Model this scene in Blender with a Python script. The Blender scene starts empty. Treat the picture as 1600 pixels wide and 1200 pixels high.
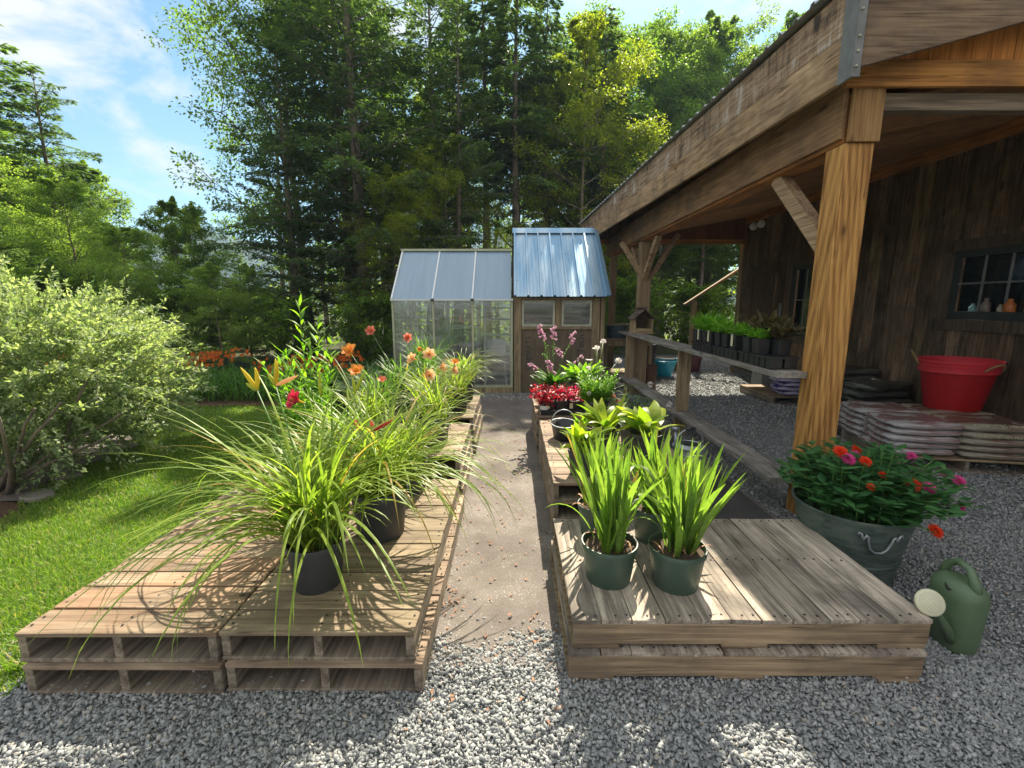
import bpy, math, random
import numpy as np
from mathutils import Vector, Matrix
R = math.radians
S = bpy.context.scene
COL = S.collection

# ---------------------------------------------------------------- camera
cam = bpy.data.objects.new('camera', bpy.data.cameras.new('camera'))
COL.objects.link(cam)
cam.data.sensor_width = 36.0
cam.data.lens = 36.0 * 711 / 1600
cam.data.clip_start = 0.05
cam.data.clip_end = 3000
cam.location = (0, 0, 1.63)
cam.rotation_euler = (R(90 - 10.13), 0, 0)
S.camera = cam

# ---------------------------------------------------------------- light
SUN_EL, SUN_AZ = 46.0, 14.0            # azimuth to the right of +Y
S.view_settings.view_transform = 'Standard'
S.view_settings.look = 'None'
S.view_settings.exposure = 1.46
S.view_settings.gamma = 1.0
W = bpy.data.worlds.new('World')
S.world = W
W.use_nodes = True
wn, wl = W.node_tree.nodes, W.node_tree.links
wn.clear()
wo = wn.new('ShaderNodeOutputWorld')
bg = wn.new('ShaderNodeBackground')
bg.inputs['Strength'].default_value = 0.15
sky = wn.new('ShaderNodeTexSky')
sky.sky_type = 'NISHITA'
sky.sun_disc = False
sky.sun_elevation = R(SUN_EL)
sky.sun_rotation = R(SUN_AZ)
sky.air_density = 1.0
sky.dust_density = 0.7
sky.ozone_density = 1.0
tc = wn.new('ShaderNodeTexCoord')
mp = wn.new('ShaderNodeMapping')
mp.inputs['Scale'].default_value = (1.0, 1.0, 2.3)
mp.inputs['Rotation'].default_value = (0.0, R(-28), R(15))
mp.inputs['Location'].default_value = (-1.2, 3.1, 0.8)
cn = wn.new('ShaderNodeTexNoise')
cn.inputs['Scale'].default_value = 4.2
cn.inputs['Detail'].default_value = 9
cn.inputs['Roughness'].default_value = 0.62
cn.inputs['Distortion'].default_value = 0.35
cr = wn.new('ShaderNodeValToRGB')
cr.color_ramp.elements[0].position = 0.49
cr.color_ramp.elements[0].color = (0, 0, 0, 1)
cr.color_ramp.elements[1].position = 0.66
cr.color_ramp.elements[1].color = (1, 1, 1, 1)
mx = wn.new('ShaderNodeMix')
mx.data_type = 'RGBA'
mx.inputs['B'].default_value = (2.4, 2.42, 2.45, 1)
wl.new(tc.outputs['Generated'], mp.inputs['Vector'])
wl.new(mp.outputs[0], cn.inputs['Vector'])
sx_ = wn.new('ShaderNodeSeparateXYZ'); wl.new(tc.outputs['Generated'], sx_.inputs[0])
bk_ = wn.new('ShaderNodeMath'); bk_.operation = 'MULTIPLY_ADD'; bk_.use_clamp = False    # unseen cloud added behind the camera and overhead to raise ambient fill
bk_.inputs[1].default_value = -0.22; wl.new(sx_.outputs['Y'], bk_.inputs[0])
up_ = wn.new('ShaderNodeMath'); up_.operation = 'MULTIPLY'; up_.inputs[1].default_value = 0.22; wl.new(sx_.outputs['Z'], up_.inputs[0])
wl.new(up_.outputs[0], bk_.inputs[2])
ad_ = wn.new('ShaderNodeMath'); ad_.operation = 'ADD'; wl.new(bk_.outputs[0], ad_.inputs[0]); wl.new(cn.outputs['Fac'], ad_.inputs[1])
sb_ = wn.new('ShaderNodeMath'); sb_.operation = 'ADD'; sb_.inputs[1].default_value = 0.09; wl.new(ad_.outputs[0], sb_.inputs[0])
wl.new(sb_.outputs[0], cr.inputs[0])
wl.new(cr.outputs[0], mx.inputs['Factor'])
tint = wn.new('ShaderNodeMix'); tint.data_type = 'RGBA'; tint.blend_type = 'MULTIPLY'
tint.inputs['Factor'].default_value = 1.0; tint.inputs['B'].default_value = (0.28, 0.41, 0.43, 1)
wl.new(sky.outputs[0], tint.inputs['A']); wl.new(tint.outputs['Result'], mx.inputs['A'])
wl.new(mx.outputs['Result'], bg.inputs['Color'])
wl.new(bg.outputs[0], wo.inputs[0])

sun = bpy.data.objects.new('sun', bpy.data.lights.new('sun', 'SUN'))
COL.objects.link(sun)
sun.data.energy = 5.0
sun.data.angle = R(0.5)
sun.data.color = (1.0, 0.90, 0.72)
_d = Vector((math.sin(R(SUN_AZ)) * math.cos(R(SUN_EL)), math.cos(R(SUN_AZ)) * math.cos(R(SUN_EL)), math.sin(R(SUN_EL))))
sun.rotation_euler = _d.to_track_quat('Z', 'Y').to_euler()

S.cycles.max_bounces = 8
S.cycles.diffuse_bounces = 4
S.cycles.glossy_bounces = 3
S.cycles.transmission_bounces = 6
S.cycles.transparent_max_bounces = 10
S.cycles.volume_bounces = 0
S.cycles.sample_clamp_indirect = 6.0
S.cycles.caustics_reflective = False
S.cycles.caustics_refractive = False
S.cycles.use_adaptive_sampling = True
S.cycles.adaptive_threshold = 0.015

HAZE = True
# ---------------------------------------------------------------- object helpers
def wloc(o):
    v = Vector((0, 0, 0))
    while o is not None:
        v = v + o.location
        o = o.parent
    return v

def tag(o, label=None, cat=None, group=None, kind=None):
    if label: o['label'] = label
    if cat: o['category'] = cat
    if group: o['group'] = group
    if kind: o['kind'] = kind
    return o

def thing(name, label, cat, loc=(0, 0, 0), rz=0.0, group=None):
    o = bpy.data.objects.new(name, None)
    COL.objects.link(o)
    o.location = loc
    o.rotation_euler = (0, 0, rz)
    o.empty_display_size = 0.05
    return tag(o, label, cat, group)

def fastmesh(name, V, F):
    """V (n,3) array, F (m,k) array of equal-sided faces"""
    V = np.asarray(V, dtype=np.float32); F = np.asarray(F, dtype=np.int32)
    me = bpy.data.meshes.new(name)
    me.vertices.add(len(V)); me.vertices.foreach_set('co', V.ravel())
    me.loops.add(F.size); me.loops.foreach_set('vertex_index', F.ravel())
    me.polygons.add(len(F))
    k = F.shape[1]
    me.polygons.foreach_set('loop_start', np.arange(len(F), dtype=np.int32) * k)
    me.polygons.foreach_set('loop_total', np.full(len(F), k, dtype=np.int32))
    me.update(calc_edges=True)
    return me

def link(name, me, mat, parent=None, smooth=False, world=False):
    if mat is not None: me.materials.append(mat)
    if smooth: me.polygons.foreach_set('use_smooth', np.ones(len(me.polygons), dtype=bool))
    o = bpy.data.objects.new(name, me)
    COL.objects.link(o)
    if parent is not None:
        o.parent = parent
        if world:
            w = wloc(parent)
            o.data.transform(Matrix.Translation(-w))
    return o

class MB:
    def __init__(s): s.v = []; s.f = []
    def add(s, vs, fs):
        n = len(s.v)
        s.v.extend([tuple(p) for p in vs]); s.f.extend([tuple(i + n for i in f) for f in fs]); return s
    def box(s, x0, x1, y0, y1, z0, z1, tx=0, ty=0):
        v = [(x0,y0,z0),(x1,y0,z0),(x1,y1,z0),(x0,y1,z0),(x0+tx,y0+ty,z1),(x1-tx,y0+ty,z1),(x1-tx,y1-ty,z1),(x0+tx,y1-ty,z1)]
        return s.add(v, [(0,3,2,1),(4,5,6,7),(0,1,5,4),(1,2,6,5),(2,3,7,6),(3,0,4,7)])
    def obox(s, c, size, M):
        sx, sy, sz = [q / 2 for q in size]
        v = [Vector(c) + M @ Vector((a*sx, b*sy, d*sz)) for d in (-1,1) for a, b in ((-1,-1),(1,-1),(1,1),(-1,1))]
        return s.add(v, [(0,3,2,1),(4,5,6,7),(0,1,5,4),(1,2,6,5),(2,3,7,6),(3,0,4,7)])
    def bar(s, a, b, w, h, up=(0,0,1)):
        a, b = Vector(a), Vector(b); d = b - a
        y = d.normalized(); x = y.cross(Vector(up))
        if x.length < 1e-4: x = Vector((1,0,0))
        x.normalize(); z = x.cross(y)
        M = Matrix((x, y, z)).transposed()
        return s.obox((a + b) / 2, (w, d.length, h), M)
    def rbox(s, x0, x1, y0, y1, z0, z1, rnd, amt=0.003):
        """a board with slightly uneven ends"""
        j = lambda: rnd.uniform(-amt, amt)
        v = [(x0+j(),y0+j(),z0),(x1+j(),y0+j(),z0),(x1+j(),y1+j(),z0),(x0+j(),y1+j(),z0)]
        k = j() * .5
        v += [(p[0], p[1], z1 + k + j() * .3) for p in v]
        return s.add(v, [(0,3,2,1),(4,5,6,7),(0,1,5,4),(1,2,6,5),(2,3,7,6),(3,0,4,7)])
    def tube(s, pts, rad, n=8, cap=True):
        pts = [Vector(p) for p in pts]
        if not hasattr(rad, '__len__'): rad = [rad] * len(pts)
        vs = []; ref = None
        for i, p in enumerate(pts):
            d = (pts[min(i+1, len(pts)-1)] - pts[max(i-1, 0)])
            if d.length < 1e-9: d = Vector((0,0,1))
            d.normalize()
            if ref is None: ref = Vector((1,0,0)) if abs(d.x) < .9 else Vector((0,1,0))
            x = (ref - d * ref.dot(d)).normalized(); ref = x; y = d.cross(x)
            for k in range(n):
                a = 2 * math.pi * k / n
                vs.append(p + (x * math.cos(a) + y * math.sin(a)) * rad[i])
        fs = []
        for i in range(len(pts) - 1):
            for k in range(n):
                k2 = (k + 1) % n
                fs.append((i*n+k, i*n+k2, (i+1)*n+k2, (i+1)*n+k))
        if cap:
            fs.append(tuple(range(n-1, -1, -1))); fs.append(tuple((len(pts)-1)*n + k for k in range(n)))
        return s.add(vs, fs)
    def lathe(s, prof, c=(0,0,0), n=32, sx=1.0, sy=1.0, lean=(0,0), capb=True, capt=False):
        vs = []; c = Vector(c)
        for r, z in prof:
            for k in range(n):
                a = 2 * math.pi * k / n
                vs.append((c.x + r*sx*math.cos(a) + lean[0]*z, c.y + r*sy*math.sin(a) + lean[1]*z, c.z + z))
        fs = []
        for i in range(len(prof) - 1):
            for k in range(n):
                k2 = (k + 1) % n
                fs.append((i*n+k, i*n+k2, (i+1)*n+k2, (i+1)*n+k))
        if capb: fs.append(tuple(range(n-1, -1, -1)))
        if capt: fs.append(tuple((len(prof)-1)*n + k for k in range(n)))
        return s.add(vs, fs)
    def build(s, name, mat, parent=None, smooth=False, world=False, bevel=0.0, angle=None):
        me = bpy.data.meshes.new(name)
        me.from_pydata([tuple(p) for p in s.v], [], s.f)
        me.update()
        o = link(name, me, mat, parent, smooth, world)
        if bevel > 0:
            m = o.modifiers.new('bevel', 'BEVEL'); m.width = bevel; m.segments = 2; m.limit_method = 'ANGLE'; m.angle_limit = R(40)
        if smooth and angle:
            m = o.modifiers.new('split', 'EDGE_SPLIT'); m.split_angle = R(angle)
        return o

# ---------------------------------------------------------------- material helpers
class NM:
    def __init__(s, name):
        s.m = bpy.data.materials.new(name); s.m.use_nodes = True
        s.n = s.m.node_tree.nodes; s.l = s.m.node_tree.links
        s.p = s.n['Principled BSDF']; s.out = s.n['Material Output']
    def new(s, t, **kw):
        x = s.n.new(t)
        for k, v in kw.items(): setattr(x, k, v)
        return x
    def obj(s, scale=(1,1,1), rnd=0.0, rot=(0,0,0)):
        t = s.new('ShaderNodeTexCoord'); o = t.outputs['Object']
        if rnd:
            g = s.new('ShaderNodeNewGeometry'); a = s.new('ShaderNodeVectorMath', operation='MULTIPLY_ADD')
            c = s.new('ShaderNodeCombineXYZ')
            for i in range(3): s.l.new(g.outputs['Random Per Island'], c.inputs[i])
            s.l.new(c.outputs[0], a.inputs[0]); a.inputs[1].default_value = (rnd, rnd*1.7, rnd*2.3)
            s.l.new(o, a.inputs[2]); o = a.outputs[0]
        m = s.new('ShaderNodeMapping'); m.inputs['Scale'].default_value = scale; m.inputs['Rotation'].default_value = rot
        s.l.new(o, m.inputs[0]); return m.outputs[0]
    def noise(s, vec, scale=5, detail=4, rough=.5, dist=0.0):
        x = s.new('ShaderNodeTexNoise')
        x.inputs['Scale'].default_value = scale; x.inputs['Detail'].default_value = detail
        x.inputs['Roughness'].default_value = rough; x.inputs['Distortion'].default_value = dist
        if vec is not None: s.l.new(vec, x.inputs['Vector'])
        return x.outputs['Fac']
    def ramp(s, fac, stops):
        x = s.new('ShaderNodeValToRGB'); e = x.color_ramp.elements
        while len(e) < len(stops): e.new(0.5)
        for i, (p, c) in enumerate(stops):
            e[i].position = p; e[i].color = (*c, 1) if len(c) == 3 else c
        s.l.new(fac, x.inputs[0]); return x.outputs[0]
    def mix(s, fac, a, b, typ='MIX'):
        x = s.new('ShaderNodeMix', data_type='RGBA', blend_type=typ)
        for q, k in ((fac, 0), (a, 'A'), (b, 'B')):
            sock = x.inputs[0] if k == 0 else x.inputs['A' if k == 'A' else 'B']
            if k != 0:
                sock = [i for i in x.inputs if i.name == k and i.type == 'RGBA'][0]
            if hasattr(q, 'is_output'): s.l.new(q, sock)
            elif k == 0: sock.default_value = q
            else: sock.default_value = (*q, 1)
        return [o for o in x.outputs if o.type == 'RGBA'][0]
    def rnd(s):
        return s.new('ShaderNodeNewGeometry').outputs['Random Per Island']
    def math(s, op, a, b=None):
        x = s.new('ShaderNodeMath', operation=op)
        for i, q in enumerate((a, b)):
            if q is None: continue
            if hasattr(q, 'is_output'): s.l.new(q, x.inputs[i])
            else: x.inputs[i].default_value = q
        return x.outputs[0]
    def bump(s, h, strength=.3, dist=.01):
        x = s.new('ShaderNodeBump'); x.inputs['Strength'].default_value = strength; x.inputs['Distance'].default_value = dist
        s.l.new(h, x.inputs['Height']); s.l.new(x.outputs[0], s.p.inputs['Normal']); return x
    def color(s, c):
        if hasattr(c, 'is_output'): s.l.new(c, s.p.inputs['Base Color'])
        else: s.p.inputs['Base Color'].default_value = (*c, 1)
    def set(s, rough=.6, metal=0.0, spec=.5):
        s.p.inputs['Roughness'].default_value = rough; s.p.inputs['Metallic'].default_value = metal
        s.p.inputs['Specular IOR Level'].default_value = spec

def plain(name, c, rough=.6, metal=0.0, var=.25, scale=8, bump=.1):
    m = NM(name); v = m.obj()
    n = m.noise(v, scale, 5, .6)
    m.color(m.ramp(n, [(.3, [q*(1-var) for q in c]), (.7, [min(1, q*(1+var)) for q in c])]))
    m.set(rough, metal)
    if bump: m.bump(m.noise(v, scale*6, 3), bump, .003)
    return m.m

def wood(name, dark, light, axis='Y', fine=60, along=2.0, stain=None, stain_amt=.5, rough=.8, bump=.6, isl=.35, band=0.0, knots=True):
    m = NM(name)
    sc = {'X': (along, fine, fine), 'Y': (fine, along, fine), 'Z': (fine, fine, along)}[axis]
    sc2 = {'X': (.9, 7, 7), 'Y': (7, .9, 7), 'Z': (7, 7, .9)}[axis]
    v = m.obj(sc, rnd=9.0)
    v2 = m.obj(sc2, rnd=5.0)
    g = m.noise(v, 1.0, 4, .6, .6)
    g2 = m.noise(v2, 1.6, 4, .55, 1.2)
    mixf = m.math('ADD', m.math('MULTIPLY', g, .55), m.math('MULTIPLY', g2, .45))
    if band:
        w = m.new('ShaderNodeTexWave', wave_type='BANDS', bands_direction='DIAGONAL')
        w.inputs['Scale'].default_value = band; w.inputs['Distortion'].default_value = 5.0
        w.inputs['Detail'].default_value = 3; w.inputs['Detail Scale'].default_value = .8; w.inputs['Detail Roughness'].default_value = .6
        b2 = {'X': (.12, 1, 1), 'Y': (1, .12, 1), 'Z': (1, .6, .10)}[axis]
        m.l.new(m.obj(b2, rnd=3.0), w.inputs['Vector'])
        mixf = m.math('ADD', m.math('MULTIPLY', mixf, .84), m.math('MULTIPLY', w.outputs['Fac'], .13))
    col = m.ramp(mixf, [(.36, [q * .8 for q in dark]), (.5, [(p_ + q) / 2 for p_, q in zip(dark, light)]), (.62, light)])
    if stain:
        st = m.noise(m.obj((1, 1, 1), rnd=2.0), 2.2, 5, .62, .4)
        sf = m.ramp(st, [(.42, (0, 0, 0)), (.64, (stain_amt,) * 3)])
        col = m.mix(sf, col, stain)
    if knots:
        vo = m.new('ShaderNodeTexVoronoi'); vo.inputs['Scale'].default_value = 1.0
        ks = {'X': (1.9, 5.5, 5.5), 'Y': (5.5, 1.9, 5.5), 'Z': (5.5, 5.5, 1.9)}[axis]
        m.l.new(m.obj(ks, rnd=4.0), vo.inputs['Vector'])
        kf = m.ramp(vo.outputs['Distance'], [(.06, (.9,) * 3), (.10, (.35,)*3), (.17, (0, 0, 0))])
        col = m.mix(kf, col, [q * .35 for q in dark])
    ck = {'X': (.55, fine*.42, fine*.42), 'Y': (fine*.42, .55, fine*.42), 'Z': (fine*.42, fine*.42, .55)}[axis]
    cn_ = m.noise(m.obj(ck, rnd=7.0), 1.0, 2, .5, .25)
    cm = m.ramp(m.math('ABSOLUTE', m.math('SUBTRACT', cn_, .5)), [(.004, (.72,)*3), (.016, (0, 0, 0))])
    gate = m.ramp(m.noise(m.obj((1, 1, 1), rnd=6), 3.0, 3), [(.45, (0, 0, 0)), (.58, (1, 1, 1))])
    col = m.mix(m.mix(1.0, cm, gate, 'MULTIPLY'), col, [q * .3 for q in dark])
    r = m.ramp(m.rnd(), [(0, (1 - isl,) * 3), (1, (1 + isl*.35,) * 3)])
    col = m.mix(1.0, col, r, 'MULTIPLY')
    m.color(col); m.set(rough, 0, .3)
    m.bump(mixf, bump, .004)
    return m.m

def leafmat(name, dark, light, tmul=1.5, trans=.45, rough=.45, tyel=1.0, dead=None, spec=.35):
    m = NM(name)
    r = m.rnd()
    n = m.noise(m.obj(), 1.2, 2)
    f = m.math('ADD', m.math('MULTIPLY', r, .7), m.math('MULTIPLY', n, .3))
    stops = [(0.1, dark), (.9, light)]
    col = m.ramp(f, stops)
    if dead:
        df = m.math('GREATER_THAN', m.math('FRACT', m.math('MULTIPLY', r, 17.31)), 1 - dead[1])
        col = m.mix(df, col, dead[0])
    fn = m.noise(m.obj(), 45, 3, .6)
    col = m.mix(1.0, col, m.ramp(fn, [(.3, (.68,.72,.66)), (.7, (1.18,1.12,1.1))]), 'MULTIPLY')
    m.color(col); m.set(rough, 0, spec)
    t = m.new('ShaderNodeBsdfTranslucent')
    tcol = m.mix(1.0, col, (tmul * tyel, tmul * 1.05, tmul * .45), 'MULTIPLY')
    m.l.new(tcol, t.inputs['Color'])
    ms = m.new('ShaderNodeMixShader'); ms.inputs[0].default_value = trans
    m.l.new(m.p.outputs[0], ms.inputs[1]); m.l.new(t.outputs[0], ms.inputs[2])
    m.l.new(ms.outputs[0], m.out.inputs['Surface'])
    return m.m

M = {}
M['gr_wood_x'] = wood('weathered_boards_x', (.22,.15,.10), (.52,.39,.28), 'X', stain=(.13,.09,.07), stain_amt=.7, isl=.45)
M['pink_wood_x'] = wood('reddish_boards_x', (.15,.105,.07), (.37,.285,.20), 'X', stain=(.33,.17,.09), stain_amt=.55, isl=.4)
M['gr_wood_y'] = wood('weathered_boards_y', (.22,.18,.14), (.62,.53,.43), 'Y', stain=(.10,.085,.075), stain_amt=.75, isl=.4)
M['tan_wood_x'] = wood('tan_boards_x', (.18,.13,.08), (.42,.33,.22), 'X', stain=(.15,.11,.085), stain_amt=.7, isl=.4)
M['tan_wood_y'] = wood('tan_boards_y', (.24,.18,.12), (.50,.40,.29), 'Y', stain=(.13,.11,.09), stain_amt=.5)
M['old_wood_y'] = wood('old_stringer', (.17,.135,.10), (.44,.365,.28), 'Y', stain=(.08,.07,.06))
M['old_wood_x'] = wood('old_stringer_x', (.20,.14,.085), (.55,.40,.25), 'X', stain=(.10,.085,.07))
M['shelf'] = wood('shelf_plank', (.19,.175,.155), (.50,.46,.41), 'Y', stain=(.11,.10,.09), stain_amt=.6)
M['post'] = wood('post_timber', (.31,.135,.035), (.66,.36,.11), 'Z', fine=90, along=1.2, band=15.0, isl=.05, bump=.10, rough=.6)
M['post_old'] = wood('old_post_timber', (.22,.15,.09), (.42,.31,.19), 'Z', fine=70, isl=.1)
M['post_z'] = wood('tan_upright', (.20,.15,.09), (.42,.32,.19), 'Z', isl=.1)
M['beam'] = wood('beam_timber', (.30,.105,.03), (.62,.27,.075), 'Y', stain=(.10,.06,.035), isl=.1)
def streaky():
    m = NM('weathered_fascia')
    g = m.noise(m.obj((60, 2, 60)), 1.0, 4, .6, .6)
    st = m.noise(m.obj((1, 8, 1.1)), 1.5, 5, .7, .6)
    bl = m.noise(m.obj((1, 1.2, 2.5)), 1.6, 6, .65, .8)
    c = m.ramp(g, [(.35, (.20,.13,.08)), (.65, (.48,.34,.225))])
    f = m.math('ADD', m.math('MULTIPLY', st, .5), m.math('MULTIPLY', bl, .5))
    c = m.mix(m.ramp(f, [(.53, (0,0,0)), (.62, (.75,.75,.75))]), c, (.60,.56,.52))
    c = m.mix(m.ramp(f, [(.38, (.9,.9,.9)), (.49, (0,0,0))]), c, (.045,.038,.035))
    m.color(c); m.set(.85, 0, .2); m.bump(g, .5, .004); return m.m
M['fascia'] = streaky()
M['beam_x'] = wood('beam_timber_x', (.30,.12,.03), (.66,.31,.085), 'X', stain=(.12,.07,.04), isl=.1)
M['orange_z'] = wood('orange_siding', (.44,.15,.03), (.78,.33,.08), 'Z', isl=.2)
M['ceil'] = wood('ceiling_boards', (.40,.17,.065), (.68,.35,.14), 'Y', isl=.3)
M['fascia_low'] = wood('lower_fascia', (.28,.165,.08), (.62,.43,.26), 'Y', fine=45, stain=(.12,.085,.06), stain_amt=.6, isl=.1, bump=.5)
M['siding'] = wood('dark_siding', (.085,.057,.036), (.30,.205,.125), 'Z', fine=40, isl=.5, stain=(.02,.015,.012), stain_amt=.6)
M['trim_dark'] = wood('dark_trim', (.05,.035,.025), (.13,.10,.07), 'Z', isl=.1)
M['teal_frame'] = plain('teal_frame', (.026,.036,.034), .5)
M['glass_dark'] = plain('dark_pane', (.012,.018,.02), .08, bump=0)
M['mullion'] = plain('mullion', (.16,.17,.165), .5)
M['black_pl'] = plain('black_plastic', (.022,.023,.025), .42, bump=.05)
M['grey_pl'] = plain('grey_plastic_pot', (.038,.040,.044), .5, bump=.05, scale=4)
M['green_pl'] = plain('green_plastic_pot', (.05,.085,.06), .38, bump=.05, var=.15)
M['can_green'] = plain('green_can_plastic', (.10,.155,.085), .42, bump=.08, var=.15)
M['cream'] = plain('cream_plastic', (.62,.60,.42), .4, bump=0, var=.05)
M['hole'] = plain('dark_hole', (.03,.03,.025), .8, bump=0)
M['soil'] = plain('potting_soil', (.07,.045,.028), .95, var=.5, scale=60, bump=.6)
M['bark'] = plain('bark', (.17,.135,.105), .95, var=.55, scale=3, bump=.8)
M['bark_light'] = plain('bark_light', (.16,.125,.095), .95, var=.5, scale=4, bump=.8)
M['alu'] = plain('greenhouse_frame', (.42,.44,.30), .45, .3, var=.1, bump=0)
M['alu_white'] = plain('white_bar', (.72,.76,.78), .35, .0, var=.05, bump=0)
M['white'] = plain('white_plastic', (.78,.79,.80), .45, var=.05, bump=0)
M['red_tub'] = plain('red_tub_plastic', (.34,.008,.012), .4, var=.1, bump=0)
M['pink_rim'] = plain('faded_red_rim', (.58,.035,.05), .45, var=.12, bump=0)
M['rope'] = plain('rope', (.25,.18,.08), .9, var=.3, scale=60)
M['blue_pl'] = plain('blue_bucket_plastic', (.02,.36,.52), .35, var=.1, bump=0)
M['zinc'] = None

def zinc():
    m = NM('galvanized_metal'); v = m.obj((1,1,1))
    n = m.noise(m.obj((3,3,9)), 3, 6, .65, .5); 
    col = m.ramp(n, [(.3, (.04,.06,.052)), (.5, (.11,.155,.135)), (.72, (.19,.215,.18))])
    m.color(col); m.set(.55, .3); m.bump(n, .15, .004); return m.m
M['zinc'] = zinc()
def zinc2():
    m = NM('zinc_can'); n = m.noise(m.obj(), 9, 5, .6)
    m.color(m.ramp(n, [(.3, (.30,.33,.35)), (.7, (.50,.53,.55))])); m.set(.4, .55); return m.m
M['zinc_can'] = zinc2()

def roofmetal():
    m = NM('ribbed_roof_metal'); n = m.noise(m.obj((3,.5,.5)), 1.1, 3, .5, .3)
    m.color(m.ramp(n, [(.40, (.24,.42,.60)), (.66, (.58,.70,.78))])); m.set(.36, .6)
    m.bump(m.noise(m.obj((1,1,1)), 6, 2), .12, .01); return m.m
M['roofmetal'] = roofmetal()

def clear_panel(name, tint, alpha_white, rough=.08):
    m = NM(name)
    tr = m.new('ShaderNodeBsdfTransparent'); tr.inputs[0].default_value = (*tint, 1)
    gl = m.new('ShaderNodeBsdfGlossy'); gl.inputs['Roughness'].default_value = rough
    df = m.new('ShaderNodeBsdfDiffuse'); df.inputs[0].default_value = (.8,.85,.85,1)
    lw = m.new('ShaderNodeFresnel'); lw.inputs[0].default_value = 1.5
    a = m.new('ShaderNodeMixShader'); a.inputs[0].default_value = alpha_white
    if alpha_white < .3:
        n = m.noise(m.obj((.6, 1, 9)), 2.5, 5, .6)
        m.l.new(m.ramp(n, [(.4, (alpha_white*.4,)*3), (.75, (alpha_white*2.6,)*3)]), a.inputs[0])
    m.l.new(tr.outputs[0], a.inputs[1]); m.l.new(df.outputs[0], a.inputs[2])
    b = m.new('ShaderNodeMixShader'); f = m.math('ADD', m.math('MULTIPLY', lw.outputs[0], 1.2), .03)
    m.l.new(f, b.inputs[0]); m.l.new(a.outputs[0], b.inputs[1]); m.l.new(gl.outputs[0], b.inputs[2])
    m.l.new(b.outputs[0], m.out.inputs['Surface']); return m.m
M['pane'] = clear_panel('clear_wall_pane', (.93,.96,.95), .10)

def polycarb():
    m = NM('twinwall_polycarbonate')
    w = m.noise(m.obj((14, .6, .6)), 1.2, 3, .5)
    m.color(m.ramp(w, [(.3, (.36,.50,.64)), (.7, (.44,.59,.73))])); m.set(.22, 0, .8)
    t = m.new('ShaderNodeBsdfTranslucent'); t.inputs[0].default_value = (.55,.65,.72,1)
    ms = m.new('ShaderNodeMixShader'); ms.inputs[0].default_value = .35
    m.l.new(m.p.outputs[0], ms.inputs[1]); m.l.new(t.outputs[0], ms.inputs[2]); m.l.new(ms.outputs[0], m.out.inputs['Surface'])
    return m.m
M['poly'] = polycarb()

def plywood():
    m = NM('plywood'); n = m.noise(m.obj((3,3,1)), 2.5, 6, .6, .8)
    m.color(m.ramp(n, [(.3, (.10,.075,.05)), (.7, (.19,.145,.095))])); m.set(.85); m.bump(n, .2, .003); return m.m
M['ply'] = plywood()

# leaves
M['lf_day'] = leafmat('daylily_leaf', (.12,.20,.03), (.32,.43,.08), 1.7, .5, .4, dead=((.42,.30,.10), .05))
M['lf_day2'] = leafmat('daylily_leaf_blue', (.07,.17,.035), (.17,.33,.06), 1.6, .45, .4, dead=((.40,.30,.12), .04))
M['lf_iris'] = leafmat('iris_leaf', (.09,.185,.035), (.25,.37,.075), 1.75, .5, .42, dead=((.34,.24,.10), .05))
M['lf_broad'] = leafmat('broad_leaf', (.10,.19,.02), (.36,.44,.035), 1.9, .5, .42)
M['lf_mid'] = leafmat('mid_leaf', (.05,.14,.02), (.13,.28,.04), 1.6, .45)
M['lf_lime'] = leafmat('lime_leaf', (.10,.24,.02), (.24,.42,.04), 1.8, .5)
M['lf_hosta'] = leafmat('hosta_leaf', (.05,.11,.07), (.30,.36,.20), 1.3, .35)
M['lf_grey'] = leafmat('grey_green_leaf', (.09,.15,.08), (.22,.30,.18), 1.3, .35)
M['lf_zin'] = leafmat('zinnia_leaf', (.028,.11,.035), (.085,.24,.075), 1.4, .35)
M['lf_salad'] = leafmat('seedling_leaf', (.10,.30,.02), (.30,.58,.06), 1.6, .4)
M['lf_bronze'] = leafmat('bronze_seedling_leaf', (.07,.06,.035), (.20,.16,.08), 1.3, .35)
M['lf_willow'] = leafmat('dappled_willow_leaf', (.13,.22,.09), (.52,.59,.40), 1.5, .48, .5)
M['lf_red'] = leafmat('red_coleus_leaf', (.10,.004,.02), (.66,.02,.06), 1.5, .45)
M['lf_crim'] = leafmat('crimson_leaf', (.14,.004,.03), (.60,.02,.16), 1.5, .45)
M['lf_maple'] = leafmat('maple_leaf', (.05,.095,.02), (.15,.24,.035), 2.6, .55, .5)
M['lf_gold'] = leafmat('yellow_green_leaf', (.12,.16,.02), (.26,.30,.03), 2.4, .55, .5)
M['lf_birch'] = leafmat('birch_leaf', (.08,.14,.03), (.20,.29,.06), 2.3, .55, .5)
M['lf_hem'] = leafmat('hemlock_needles', (.04,.085,.036), (.13,.19,.068), 2.2, .48, .6)
M['lf_fir'] = leafmat('fir_needles', (.07,.14,.035), (.20,.30,.07), 2.0, .42, .6)
M['lf_far'] = leafmat('far_foliage', (.09,.15,.04), (.26,.34,.08), 2.2, .5, .6)
M['lf_pale'] = leafmat('pale_leaf', (.14,.23,.05), (.32,.44,.10), 1.9, .5, .5)  # leaf colour lightened to stand in for sunlight on trees left in shade
M['grass'] = leafmat('grass_blade', (.075,.175,.015), (.24,.36,.035), 1.7, .42, .5, dead=((.36,.33,.13), .11))
def petal(name, c, c2=None, trans=.35):
    return leafmat(name, c, c2 or c, 1.0, trans, .5)
M['stem'] = plain('green_stem', (.12,.24,.05), .5, bump=0)
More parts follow.
